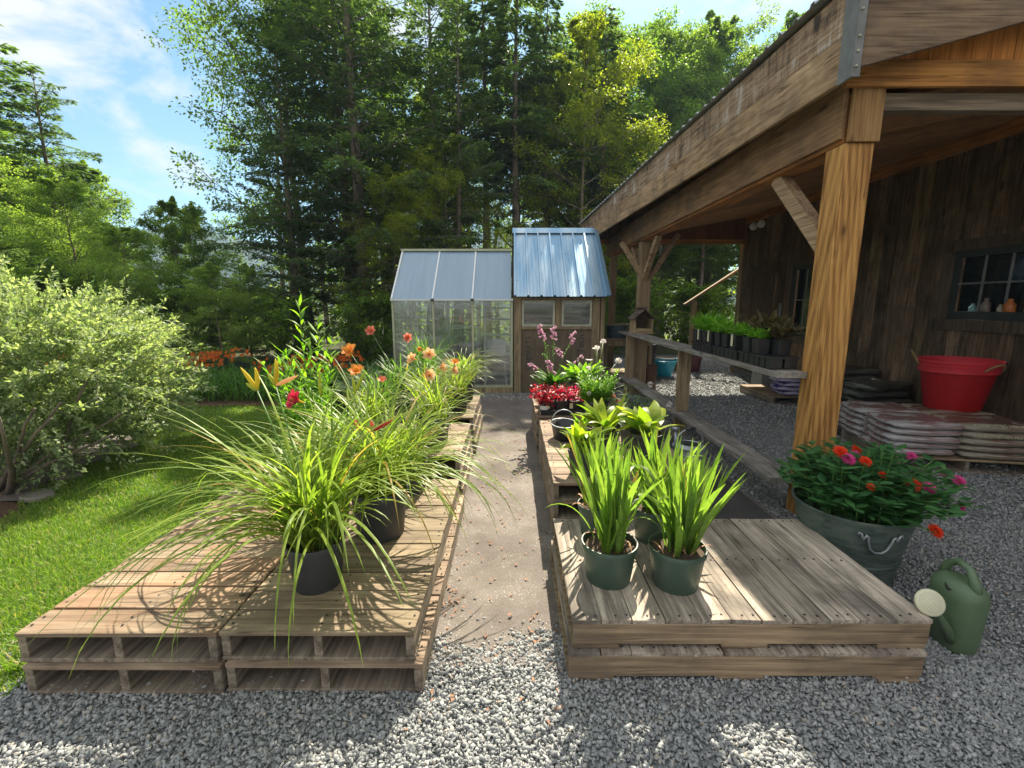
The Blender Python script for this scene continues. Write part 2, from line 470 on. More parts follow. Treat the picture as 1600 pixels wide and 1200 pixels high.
def petal(name, a, b):
    m = NM(name); m.color(m.ramp(m.rnd(), [(0, a), (1, b)])); m.set(.5, 0, .2)
    t = m.new('ShaderNodeBsdfTranslucent'); t.inputs[0].default_value = (*b, 1)
    ms = m.new('ShaderNodeMixShader'); ms.inputs[0].default_value = .4
    m.l.new(m.p.outputs[0], ms.inputs[1]); m.l.new(t.outputs[0], ms.inputs[2]); m.l.new(ms.outputs[0], m.out.inputs['Surface']); return m.m
M['pt_peach'] = petal('peach_petal', (.82,.42,.17), (.88,.58,.32))
M['pt_orange'] = petal('orange_petal', (.80,.24,.04), (.86,.36,.08))
M['pt_red'] = petal('dark_red_petal', (.36,.01,.03), (.55,.03,.07))
M['pt_coral'] = petal('coral_petal', (.66,.14,.08), (.78,.26,.18))
M['pt_pink'] = petal('hot_pink_petal', (.62,.04,.24), (.78,.12,.38))
M['pt_scarlet'] = petal('scarlet_petal', (.72,.03,.01), (.85,.09,.02))
M['pt_mauve'] = petal('mauve_bell', (.52,.22,.38), (.74,.44,.58))
M['pt_white'] = petal('white_petal', (.72,.68,.64), (.85,.80,.78))
M['pt_yellow'] = petal('yellow_bud', (.55,.42,.03), (.72,.60,.06))
M['pt_bud'] = petal('green_bud', (.32,.40,.05), (.50,.55,.08))
M['pt_throat'] = petal('yellow_throat', (.75,.52,.04), (.85,.65,.08))

# ---------------------------------------------------------------- leaf and blade geometry (numpy)
def norm(a): return a / np.maximum(np.linalg.norm(a, axis=-1, keepdims=True), 1e-9)

def leaf_arrays(C, D, U, L, Wd, fold=.15):
    """one quad per leaf: base, side, tip, side"""
    n = len(C); D = norm(D); Sd = norm(np.cross(D, U)); N = np.cross(Sd, D)
    L = np.asarray(L).reshape(-1, 1) * np.ones((n, 1)); Wd = np.asarray(Wd).reshape(-1, 1) * np.ones((n, 1))
    b = C; t = C + D * L - N * L * .12; m = C + D * L * .45 + N * Wd * fold
    V = np.stack([b, m + Sd * Wd * .5, t, m - Sd * Wd * .5], 1).reshape(-1, 3)
    F = np.arange(n * 4).reshape(n, 4)
    return V, F

def straps(rs, n, base_r, L, Wd, t0, t1, z0=0.0, seg=8, az=None, p=1.4, prof='strap', floor=None, twist=.25, keel=.25, base=None, curl=.3):
    """curved strap leaves; returns V, F (quads); 3 verts across"""
    az = rs.uniform(0, 2*np.pi, n) if az is None else np.asarray(az)
    br = base_r * np.sqrt(rs.uniform(0, 1, n))
    ba = rs.uniform(0, 2*np.pi, n)
    P = np.stack([br*np.cos(ba), br*np.sin(ba), np.full(n, z0)], 1) if base is None else np.array(base, dtype=float)
    Ln = rs.uniform(*L, n); wd = rs.uniform(*Wd, n)
    th0 = np.radians(rs.uniform(*t0, n)); th1 = np.radians(rs.uniform(*t1, n))
    daz = rs.uniform(-curl, curl, n)
    ds = Ln / seg
    rows = []
    for k in range(seg + 1):
        s = k / seg
        th = th0 + (th1 - th0) * s ** p
        a = az + daz * s
        h = np.stack([np.cos(a), np.sin(a), np.zeros(n)], 1)
        d = h * np.sin(th)[:, None] + np.array([0, 0, 1.0]) * np.cos(th)[:, None]
        if k: P = P + d * ds[:, None]
        if floor is not None:
            P = P.copy(); P[:, 2] = np.maximum(P[:, 2], floor(P[:, 0], P[:, 1]))
        if prof == 'strap': w = min(1, .55 + s * 1.8) * (1 - s ** 3) ** .8
        elif prof == 'sword': w = min(1, .75 + s * .6) * (1 - s ** 4) ** .7
        elif prof == 'ovate': w = max(.06, math.sin(math.pi * min(1, max(0, (s - .12) / .88) ** .8)))
        elif prof == 'petal': w = .25 + .75 * math.sin(math.pi * min(1, s ** 1.1 * .93 + .02))
        w = max(w, .01)
        side = np.stack([-np.sin(a), np.cos(a), np.zeros(n)], 1)
        tw = twist * s * np.sin(az * 7)
        nrm = np.cross(side, d)
        side = side * np.cos(tw)[:, None] + nrm * np.sin(tw)[:, None]
        nrm = np.cross(side, d)
        hw = (wd * w * .5)[:, None]
        rows.append(np.stack([P - side*hw + nrm*hw*keel, P, P + side*hw + nrm*hw*keel], 1))
    V = np.stack(rows, 1)             # n, seg+1, 3, 3
    idx = np.arange(n * (seg+1) * 3).reshape(n, seg+1, 3)
    q = []
    for c in (0, 1):
        q.append(np.stack([idx[:, :-1, c], idx[:, :-1, c+1], idx[:, 1:, c+1], idx[:, 1:, c]], -1).reshape(-1, 4))
    return V.reshape(-1, 3), np.concatenate(q)

def merge(parts):
    Vs, Fs, o = [], [], 0
    for V, F in parts:
        Vs.append(V); Fs.append(F + o); o += len(V)
    return np.concatenate(Vs), np.concatenate(Fs)

def foliage(name, parts, mat, parent=None, smooth=False):
    V, F = merge(parts) if isinstance(parts, list) else parts
    return link(name, fastmesh(name, V, F), mat, parent, smooth)

def copy_tree(o, loc, rz=0.0, scale=1.0, label=None, parent=None):
    c = o.copy(); COL.objects.link(c)
    if parent is None:
        c.location = loc; c.rotation_euler = (0, 0, rz); c.scale = (scale,) * 3 if not hasattr(scale, '__len__') else scale
        if label: c['label'] = label
    else: c.parent = parent
    for ch in list(o.children): copy_tree(ch, None, parent=c)
    return c

# ================================================================ SETTING
def sheet(name, pts, z, mat, sub=None):
    me = bpy.data.meshes.new(name)
    me.from_pydata([(x, y, z) for x, y in pts], [], [tuple(range(len(pts)))]); me.update()
    return tag(link(name, me, mat), kind='structure')

def ground_mat(name, stops, scale=3, rough=.95, bump=.5, fine=60, speck=None):
    m = NM(name); v = m.obj()
    n = m.noise(v, scale, 6, .6); f = m.noise(v, fine, 4, .7)
    a = m.math('ADD', m.math('MULTIPLY', n, .6), m.math('MULTIPLY', f, .4))
    col = m.ramp(a, stops)
    if speck:
        vo = m.new('ShaderNodeTexVoronoi'); vo.inputs['Scale'].default_value = 55; m.l.new(v, vo.inputs['Vector'])
        gate = m.noise(v, 4.0, 3)
        k = m.math('MULTIPLY', m.math('LESS_THAN', vo.outputs['Distance'], .17), m.math('GREATER_THAN', gate, .5))
        col = m.mix(k, col, speck)
    m.color(col); m.set(rough, 0, .2); m.bump(f, bump, .01); return m.m

def voro_gravel(name, a, b, scale):
    m = NM(name); v = m.obj()
    vo = m.new('ShaderNodeTexVoronoi'); vo.inputs['Scale'].default_value = scale; m.l.new(v, vo.inputs['Vector'])
    sp = m.new('ShaderNodeSeparateColor'); m.l.new(vo.outputs['Color'], sp.inputs[0])
    m.color(m.ramp(sp.outputs[0], [(0, a), (1, b)])); m.set(.9, 0, .2)
    m.bump(m.math('SUBTRACT', 1.0, vo.outputs['Distance']), .9, .03); return m.m

gmat = ground_mat('forest_floor', [(.3, (.025, .03, .012)), (.7, (.09, .085, .04))], 1.2, fine=25)
def big_ground():
    xs = np.concatenate([np.linspace(-1500, -60, 20), np.linspace(-50, 60, 45), np.linspace(80, 1500, 16)])
    ys = np.concatenate([np.linspace(-400, -20, 6), np.linspace(-15, 60, 40), np.linspace(70, 1800, 34)])
    X, Y = np.meshgrid(xs, ys)
    Z = np.full(X.shape, -.012)
    Z -= np.clip((-X - 9) / 30, 0, 1) ** 1.4 * 3.5 * np.clip(1 - (Y - 300) / 200, 0, 1)
    Z -= np.clip((Y - 12) / 40, 0, 1) ** 1.5 * 3.0
    V = np.stack([X, Y, Z], -1).reshape(-1, 3)
    w = len(xs); i = np.arange(w * len(ys)).reshape(len(ys), w)
    F = np.stack([i[:-1, :-1], i[:-1, 1:], i[1:, 1:], i[1:, :-1]], -1).reshape(-1, 4)
    return tag(link('ground', fastmesh('ground', V, F), gmat, None, True), kind='structure')
big_ground()
def ground_z(x, y):
    z = -.012 - np.clip((-x - 9) / 30, 0, 1) ** 1.4 * 3.5 - np.clip((y - 12) / 40, 0, 1) ** 1.5 * 3.0
    return float(z)

def hill():
    m = NM('hill_forest'); v = m.obj()
    n = m.noise(v, .09, 6, .7); m.color(m.ramp(n, [(.35, (.02, .045, .018)), (.65, (.07, .12, .04))])); m.set(.95, 0, .1)
    m.bump(m.noise(v, .16, 5, .7), 1.0, 8)
    rs = np.random.RandomState(4)
    nx, ny = 150, 40
    V = []
    for j in range(ny):
        for i in range(nx):
            x = -760 + i * 9.0; t = j / (ny - 1); y = 330 + t * 260
            ridge = 92 + 16 * math.sin(x * .011 + 1) + 9 * math.sin(x * .031) - max(0, x + 170) * .10
            z = -14 + ridge * math.sin(min(1, t * 1.15) * math.pi / 2) ** 1.2 + rs.uniform(-2.2, 2.2) * min(1, t * 4)
            V.append((x + rs.uniform(-3, 3), y, z))
    i = np.arange(nx * ny).reshape(ny, nx)
    F = np.stack([i[:-1, :-1], i[:-1, 1:], i[1:, 1:], i[1:, :-1]], -1).reshape(-1, 4)
    return tag(link('hill', fastmesh('hill', V, F), m.m), kind='structure')
hill()

# gravel yard, dirt path, lawn: sheets laid a few millimetres above one another
gravel_base = voro_gravel('gravel_ground', (.17, .185, .19), (.36, .375, .38), 46)
sheet('gravel_yard', [(-4.5, -3), (14, -3), (14, 14.5), (1.9, 14.5), (1.9, 8.45), (-2.6, 8.45), (-2.6, 1.4), (-4.5, .2)], -.004, gravel_base)
dirt = ground_mat('dirt', [(.34, (.105, .09, .08)), (.5, (.17, .148, .134)), (.64, (.24, .212, .195))], 2.0, fine=90, bump=.35, speck=(.42, .40, .37))
rr = random.Random(3)
front = [(-2.1 + i * .07, 1.80 + rr.uniform(-.02, .02)) for i in range(60)]
sheet('path', front + [(2.04, 2.4), (2.04, 8.02), (-2.15, 8.02)], .004, dirt)
fabric = ground_mat('weed_fabric', [(.3, (.045, .043, .042)), (.7, (.10, .095, .09))], 3, fine=70, bump=.3)
sheet('ground_cloth', [(.95, 2.72), (2.0, 2.72), (2.0, 8.0), (.95, 8.0)], .008, fabric)
lawn_mat = ground_mat('lawn_soil', [(.3, (.05, .10, .012)), (.7, (.11, .19, .025))], 2.5, fine=120, bump=.6)
sheet('lawn', [(-2.12, .2), (-2.12, 8.3), (-2.6, 8.6), (-3.4, 7.15), (-5.6, 6.9), (-7.5, 6.2), (-6.5, 5.35), (-4.3, 5.2), (-4.25, 4.2), (-3.7, 3.1), (-3.4, 2.4), (-3.6, 1.2), (-3.6, .2)], .008, lawn_mat)
mulch = ground_mat('mulch', [(.3, (.05, .028, .018)), (.7, (.17, .10, .065))], 4, fine=80, bump=.9)
sheet('mulch_bed', [(-6.4, 1.0), (-3.55, 1.1), (-3.42, 2.4), (-3.72, 3.12), (-4.0, 3.5), (-6.4, 3.9)], .012, mulch)
slab = ground_mat('stone_slab', [(.3, (.15, .13, .12)), (.7, (.32, .285, .26))], 1.5, fine=50, bump=.4)
sheet('stone_path', [(-9.5, 3.3), (-3.98, 3.56), (-4.28, 4.3), (-4.32, 5.05), (-6.4, 5.15), (-9.5, 5.6)], .010, slab)
sheet('flower_bed_soil', [(-9, 7.6), (-5.6, 6.95), (-3.4, 7.2), (-2.6, 8.65), (-2.2, 8.6), (-2.2, 9.9), (-9, 10.5)], .014, mulch)

# loose stones
def stones(name, regions, mat, seed):
    rs = np.random.RandomState(seed)
    t = (1 + 5 ** .5) / 2
    base = np.array([(-1,t,0),(1,t,0),(-1,-t,0),(1,-t,0),(0,-1,t),(0,1,t),(0,-1,-t),(0,1,-t),(t,0,-1),(t,0,1),(-t,0,-1),(-t,0,1)], float)
    base /= np.linalg.norm(base[0])
    fc = np.array([(0,11,5),(0,5,1),(0,1,7),(0,7,10),(0,10,11),(1,5,9),(5,11,4),(11,10,2),(10,7,6),(7,1,8),(3,9,4),(3,4,2),(3,2,6),(3,6,8),(3,8,9),(4,9,5),(2,4,11),(6,2,10),(8,6,7),(9,8,1)])
    P, Sz = [], []
    for (x0, x1, y0, y1, dens, smin, smax, layer, test) in regions:
        n = int((x1-x0)*(y1-y0)*dens)
        x = rs.uniform(x0, x1, n); y = rs.uniform(y0, y1, n)
        s = smin + (smax - smin) * rs.uniform(0, 1, n) ** 2.2
        z = s * .25 + rs.uniform(0, 1, n) ** 2 * layer
        if test is not None:
            k = test(x, y, rs); x, y, s, z = x[k], y[k], s[k], z[k]
        P.append(np.stack([x, y, z], 1)); Sz.append(s)
    P = np.concatenate(P); s = np.concatenate(Sz); n = len(P)
    sc = np.stack([rs.uniform(.7, 1.5, n), rs.uniform(.5, 1.0, n), rs.uniform(.3, .7, n)], 1) * s[:, None]
    J = base[None] * rs.uniform(.55, 1.3, (n, 12, 1)) * sc[:, None, :]
    q = rs.normal(0, 1, (n, 4)); q[:, 0] += 1.2; q /= np.linalg.norm(q, axis=1, keepdims=True)
    w, a, b, c = q.T
    Rm = np.stack([1-2*(b*b+c*c), 2*(a*b-c*w), 2*(a*c+b*w), 2*(a*b+c*w), 1-2*(a*a+c*c), 2*(b*c-a*w), 2*(a*c-b*w), 2*(b*c+a*w), 1-2*(a*a+b*b)], 1).reshape(n, 3, 3)
    V = np.einsum('nij,nkj->nki', Rm, J) + P[:, None, :]
    F = (fc[None] + (np.arange(n) * 12)[:, None, None]).reshape(-1, 3)
    return tag(link(name, fastmesh(name, V.reshape(-1, 3), F), mat), name.replace('_', ' '), kind='stuff')
def stonemat():
    m = NM('crushed_stone')
    r = m.rnd(); n = m.noise(m.obj(), 70, 3, .6)
    c = m.ramp(r, [(0, (.18, .195, .20)), (.35, (.25, .265, .27)), (.7, (.33, .345, .345)), (.95, (.47, .48, .47)), (1, (.50, .39, .28))])
    c = m.mix(.35, c, m.ramp(n, [(.3, (.12, .12, .12)), (.7, (.5, .5, .5))]))
    m.color(c); m.set(.85, 0, .3); m.bump(n, .3, .002); return m.m
edge = lambda x, y, rs: (y < 1.98 + .06 * np.sin(x * 9) + rs.uniform(-.06, .10, len(x)) * (rs.uniform(0, 1, len(x)) > .6)) | (x > 2.0)
thin = lambda x, y, rs: (x < 2.02) | (rs.uniform(0, 1, len(x)) < .9)
stones('gravel', [
    (-2.45, 2.3, 1.15, 2.15, 15000, .003, .0145, .007, edge),
    (1.85, 4.6, 1.15, 3.2, 10500, .003, .014, .006, lambda x, y, rs: (x > 2.02) | (y < 1.95)),
    (2.04, 7.0, 3.2, 6.0, 2300, .006, .020, .006, None),
    (2.04, 7.0, 6.0, 13.0, 600, .010, .028, .006, None),
    (-.5, 2.0, 7.5, 8.15, 500, .01, .025, .0, None),
    (-.42, .28, 1.95, 7.0, 420, .0015, .006, .0, None),
    (-.42, -.30, 1.95, 5.0, 500, .003, .010, .0, None),
    (.18, .28, 1.95, 5.0, 400, .003, .010, .0, None),
    (-.42, .28, 1.9, 2.35, 500, .003, .012, .0, lambda x, y, rs: rs.uniform(1.9, 2.4, len(x)) > y),
    (-3.6, -2.3, 1.1, 1.7, 600, .008, .02, .0, lambda x, y, rs: y < 1.5 - (x + 2.3) * -.25),
], stonemat(), 5)

# dead leaves on the path
def litter():
    rs = np.random.RandomState(9); n = 260
    C = np.stack([rs.uniform(-.42, .27, n), rs.uniform(1.45, 6, n), rs.uniform(.008, .016, n)], 1)
    clus = rs.choice(n, 50, replace=False); C[clus, :2] = np.array([-.38, 2.25]) + rs.normal(0, .06, (50, 2))
    D = rs.normal(0, 1, (n, 3)); D[:, 2] *= .12
    V, F = leaf_arrays(C, D, np.tile([0, 0, 1.0], (n, 1)), rs.uniform(.012, .038, n), rs.uniform(.008, .02, n), .4)
    n2 = 260; C2 = np.stack([rs.uniform(-2.0, 1.75, n2), rs.uniform(1.72, 2.68, n2), rs.uniform(.279, .283, n2)], 1); C2 = C2[(C2[:, 0] < -.45) | (C2[:, 0] > .3)]; n2 = len(C2)
    D2 = rs.normal(0, 1, (n2, 3)); D2[:, 2] *= .05
    V2, F2 = leaf_arrays(C2, D2, np.tile([0, 0, 1.0], (n2, 1)), rs.uniform(.004, .014, n2), rs.uniform(.003, .007, n2), .3)
    V, F = merge([(V, F), (V2, F2)])
    return tag(link('leaf_litter', fastmesh('leaf_litter', V, F), plain('dry_leaf', (.26, .13, .07), .8)), 'dry brown leaf scraps on the path and decks', kind='stuff')
litter()

def lawn_test(x, y):
    k = (x < -2.13) & (x > -3.35 - np.clip((y - 2.4) * .62, 0, 1.0) - np.where(y > 5.1, 1.6 + (y-5.1)*.5, 0)) & (y < 7.05 + np.where(x > -3.4, (x + 3.4) * 1.6, 0)) & (y > 1.36 - (x + 2.13) * .12)
    return k
def grass():
    rs = np.random.RandomState(12)
    out = []
    for (x0, x1, y0, y1, dens, h0, h1, w) in [(-3.9, -2.0, .9, 3.4, 9000, .03, .062, .0045), (-4.5, -2.0, 3.4, 5.4, 4600, .035, .065, .006), (-6.6, -2.0, 5.2, 8.6, 2300, .035, .065, .008)]:
        n = int((x1-x0)*(y1-y0)*dens)
        x = rs.uniform(x0, x1, n); y = rs.uniform(y0, y1, n); k = lawn_test(x, y); x, y = x[k], y[k]; n = len(x)
        P = np.stack([x, y, np.zeros(n) + .008], 1)
        out.append(straps(rs, n, 0, (h0, h1), (w*.7, w*1.2), (0, 22), (20, 85), seg=2, base=P, twist=1.0, keel=0))
    V, F = merge(out)
    return tag(link('grass', fastmesh('grass', V, F), M['grass']), 'short bright green lawn grass', kind='stuff')
grass()
def weeds():
    rs = np.random.RandomState(33); out = []
    for i in range(26):
        x = rs.uniform(-2.35, -2.14); y = rs.uniform(1.5, 3.6)
        V, F = straps(rs, 22, .03, (.07, .15), (.005, .012), (0, 45), (30, 95), seg=4)
        out.append((V + np.array([x, y, .005]), F))
    V, F = merge(out); return tag(link('tall_grass', fastmesh('tall_grass', V, F), M['grass']), 'longer grass tufts along the pallet edge', kind='stuff')
weeds()
def edging():
    rnd = random.Random(8); pts = [(-4.0,3.62),(-4.22,4.05),(-4.36,4.5),(-4.4,4.95),(-4.62,5.2),(-5.1,5.28)]
    for i, (x, y) in enumerate(pts):
        mb = MB(); n = 9; rx, ry = rnd.uniform(.12,.18), rnd.uniform(.08,.12); h = rnd.uniform(.03,.05)
        pr = []
        rad = [rnd.uniform(.8,1.12) for _ in range(n)]
        for zz, k in ((0,1.0),(h*.8,.98),(h,.88)):
            pr.append([(rx*rad[j]*k*math.cos(2*math.pi*j/n), ry*rad[j]*k*math.sin(2*math.pi*j/n), zz + rnd.uniform(-.004,.004)) for j in range(n)])
        vs = [p for r_ in pr for p in r_]; fs = [tuple(range(2*n, 3*n))]
        for a in range(2):
            for j in range(n): fs.append((a*n+j, a*n+(j+1)%n, (a+1)*n+(j+1)%n, (a+1)*n+j))
        mb.add(vs, fs); o = mb.build('edging_stone', slab); o.location = (x, y, .01)
        tag(o, ['flat edging stone nearest the bush trunk', 'flat edging stone second from the bush trunk', 'flat edging stone third from the bush trunk', 'flat edging stone third from the far end of the lawn edge', 'flat edging stone second from the far end of the lawn edge', 'flat edging stone farthest along the lawn edge'][i], 'stone', 'flat stones edging the lawn')
edging()

# ================================================================ TREES
def branchy(rs, h, r0, crown0, spread, nl, per, leafs, lsize, lean=(0, 0), upr=(35, 60), shape=None, droop=.1, limbs_up=1.0, twigs=5):
    """deciduous tree: returns trunk MB and leaf arrays"""
    mb = MB()
    tp = []; n = 14
    wob = rs.uniform(-1, 1, (n + 1, 2)).cumsum(0) * h * .006
    for i in range(n + 1):
        t = i / n
        tp.append(Vector((lean[0]*t*h + wob[i, 0], lean[1]*t*h + wob[i, 1], t * h)))
    mb.tube(tp, [r0 * (1 - .93 * (i / n) ** .85) * (1.25 if i == 0 else 1) for i in range(n + 1)], 9)
    C, D = [], []
    for l in range(nl):
        t = crown0 + (.98 - crown0) * ((l + rs.uniform(0, 1)) / nl)
        k = t * n; i = min(int(k), n - 1); p = tp[i].lerp(tp[i+1], k - i)
        s = (t - crown0) / (1 - crown0)
        prof = (math.sin(math.pi * (s * .85 + .15)) ** .7) if shape is None else shape(s)
        Ln = spread * prof * rs.uniform(.7, 1.1)
        az = l * 2.4 + rs.uniform(-.5, .5); el = R(rs.uniform(*upr)) * (1 - .3 * (1 - s))
        d = Vector((math.cos(az)*math.cos(el), math.sin(az)*math.cos(el), math.sin(el)))
        pts = [p]; m = 7
        for j in range(m):
            d = (d + Vector(rs.uniform(-.16, .16, 3)) + Vector((0, 0, -droop if j > 2 else .03))).normalized()
            pts.append(pts[-1] + d * Ln / m)
        br = max(.012, r0 * .34 * (1 - t * .6))
        mb.tube(pts, [br * (1 - .85 * j / m) for j in range(m + 1)], 5, False)
        for j in range(2, m + 1):
            for q in range(twigs if j < m else twigs + 2):
                dd = (d + Vector(rs.normal(0, .75, 3)) + Vector((0, 0, .1))).normalized()
                e = pts[j] + dd * Ln * rs.uniform(.12, .34)
                if q < 4: mb.tube([pts[j], pts[j].lerp(e, .5) + Vector(rs.uniform(-.05, .05, 3)), e], [br*.3, br*.2, .004], 3, False)
                cn = per
                off = rs.normal(0, 1, (cn, 3)); off = off / np.linalg.norm(off, axis=1, keepdims=True) * (rs.uniform(0, 1, (cn, 1)) ** .5) * np.array([.24, .24, .15]) * Ln * .5
                C.append(np.array(e)[None] + off); D.append(off + np.array(dd) * .2 + rs.normal(0, .2, (cn, 3)))
    C = np.concatenate(C); D = np.concatenate(D) ; n = len(C)
    if n > leafs:
        k = rs.choice(n, leafs, replace=False); C, D = C[k], D[k]; n = leafs
    D[:, 2] -= .25 * np.linalg.norm(D, axis=1)
    U = np.tile([0, 0, 1.0], (n, 1)) + rs.normal(0, .45, (n, 3))
    L = rs.uniform(lsize * .7, lsize * 1.3, n)
    return mb, leaf_arrays(C, D, U, L, L * .72, .12)

def conifer(rs, h, r0, base, spread, nb, leafs, sprig=.22, droop=.35, taper=.9, gap=0.0, top=1.0):
    mb = MB(); n = 12
    wob = rs.uniform(-1, 1, (n + 1, 2)).cumsum(0) * h * .003
    tp = [Vector((wob[i, 0], wob[i, 1], i / n * h)) for i in range(n + 1)]
    mb.tube(tp, [r0 * (1 - .95 * i / n) * (1.3 if i == 0 else 1) for i in range(n + 1)], 9)
    C, D = [], []
    per = max(4, leafs // nb)
    for b in range(nb):
        t = base + (1 - base) * ((b + rs.uniform(0, 1)) / nb)
        if gap and rs.uniform() < gap: continue
        k = t * n; i = min(int(k), n - 1); p = tp[i].lerp(tp[i+1], k - i)
        s = (t - base) / (1 - base)
        Ln = spread * ((1 - s) ** taper * .93 + .07) * rs.uniform(.5, 1.2) * min(1, .6 + s * 4)
        az = b * 2.4 + rs.uniform(-.6, .6)
        d = Vector((math.cos(az), math.sin(az), rs.uniform(.15, .75))); pts = [p]; m = 6
        for j in range(m):
            d = (d + Vector((0, 0, -droop * .33)) + Vector(rs.uniform(-.06, .06, 3))).normalized()
            pts.append(pts[-1] + d * Ln / m)
        mb.tube(pts, [max(.006, r0*.16*(1-.5*t)) * (1 - .85 * j / m) for j in range(m + 1)], 4, False)
        side = np.array([-math.sin(az), math.cos(az), 0])
        cnt = int(per * (Ln / spread) ** 1.3 * 2.0) + 6
        u = rs.uniform(.12, 1, cnt) ** .8
        pa = np.array([tuple(q) for q in pts]); kk = u * m; ii = np.minimum(kk.astype(int), m - 1); fr = (kk - ii)[:, None]
        q = pa[ii] * (1 - fr) + pa[ii + 1] * fr
        w = (1.05 - u) * Ln * .42 + .06
        lat = rs.uniform(-1, 1, cnt)
        q = q + side[None] * (lat * w)[:, None] + np.array([0, 0, -1.0]) * (np.abs(lat) * w * .25 + rs.uniform(-.03, .09, cnt) * Ln * .4)[:, None]
        fwd = np.array([math.cos(az), math.sin(az), -.25])
        C.append(q); D.append(fwd[None] * .8 + side[None] * (np.sign(lat) * .8)[:, None] + rs.normal(0, .28, (cnt, 3)))
    C = np.concatenate(C); D = np.concatenate(D); n = len(C)
    U = np.tile([0, 0, 1.0], (n, 1)) + rs.normal(0, .3, (n, 3))
    L = rs.uniform(sprig * .6, sprig * 1.3, n)
    return mb, leaf_arrays(C, D, U, L, L * .36, -.1)

PROTO = {}
def proto(key, name, gen, leaf, bark='bark'):
    mb, arr = gen
    t = bpy.data.meshes.new(name + '_trunk'); t.from_pydata([tuple(p) for p in mb.v], [], mb.f); t.update(); t.materials.append(M[bark])
    t.polygons.foreach_set('use_smooth', np.ones(len(t.polygons), dtype=bool))
    c = fastmesh(name + '_crown', *arr); c.materials.append(M[leaf])
    PROTO[key] = (name, t, c)
rs_ = np.random.RandomState
proto('maple', 'maple_tree', branchy(rs_(1), 12, .20, .18, 4.2, 34, 40, 62000, .092, upr=(25, 60)), 'lf_maple')
proto('mapleb', 'maple_tree', branchy(rs_(2), 13, .17, .25, 3.4, 32, 38, 56000, .092, upr=(20, 55)), 'lf_maple')
proto('gold', 'maple_tree', branchy(rs_(3), 12, .13, .22, 3.1, 34, 36, 52000, .09, upr=(10, 50)), 'lf_gold')
proto('birch', 'birch_tree', branchy(rs_(4), 13, .12, .2, 2.9, 40, 36, 58000, .082, upr=(35, 65)), 'lf_birch', 'bark_light')
proto('hem', 'hemlock_tree', conifer(rs_(5), 14, .24, .08, 3.9, 150, 44000, .17, .22, taper=.55, gap=.22), 'lf_hem')
proto('hemb', 'hemlock_tree', conifer(rs_(6), 14, .22, .24, 3.3, 105, 30000, .16, .25, gap=.3, taper=.45), 'lf_hem')
proto('fir', 'fir_tree', conifer(rs_(7), 11, .15, .02, 3.6, 170, 60000, .16, .15, taper=.6), 'lf_fir')
proto('pole', 'spruce_tree', conifer(rs_(8), 15, .19, .38, 2.3, 90, 20000, .20, .5, gap=.15, taper=.5), 'lf_hem')
proto('shrub', 'woodland_shrub', branchy(rs_(9), 2.6, .03, .05, 1.6, 30, 14, 14000, .10, upr=(20, 70), twigs=4), 'lf_maple')
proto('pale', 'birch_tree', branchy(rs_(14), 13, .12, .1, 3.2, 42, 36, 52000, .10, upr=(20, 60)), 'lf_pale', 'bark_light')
proto('sap', 'maple_sapling', branchy(rs_(10), 7, .06, .15, 1.8, 30, 28, 30000, .085, upr=(30, 65)), 'lf_birch')
def tree(key, x, y, s, rz, label, group='trees of the forest edge', sz=None):
    name, t, c = PROTO[key]
    o = thing(name, label, 'shrub' if 'shrub' in name else 'tree', (x, y, ground_z(x, y)), rz, group)
    o.scale = (s, s, sz or s)
    for nm, me in (('trunk', t), ('crown', c)):
        k = bpy.data.objects.new(nm, me); COL.objects.link(k); k.parent = o
    return o
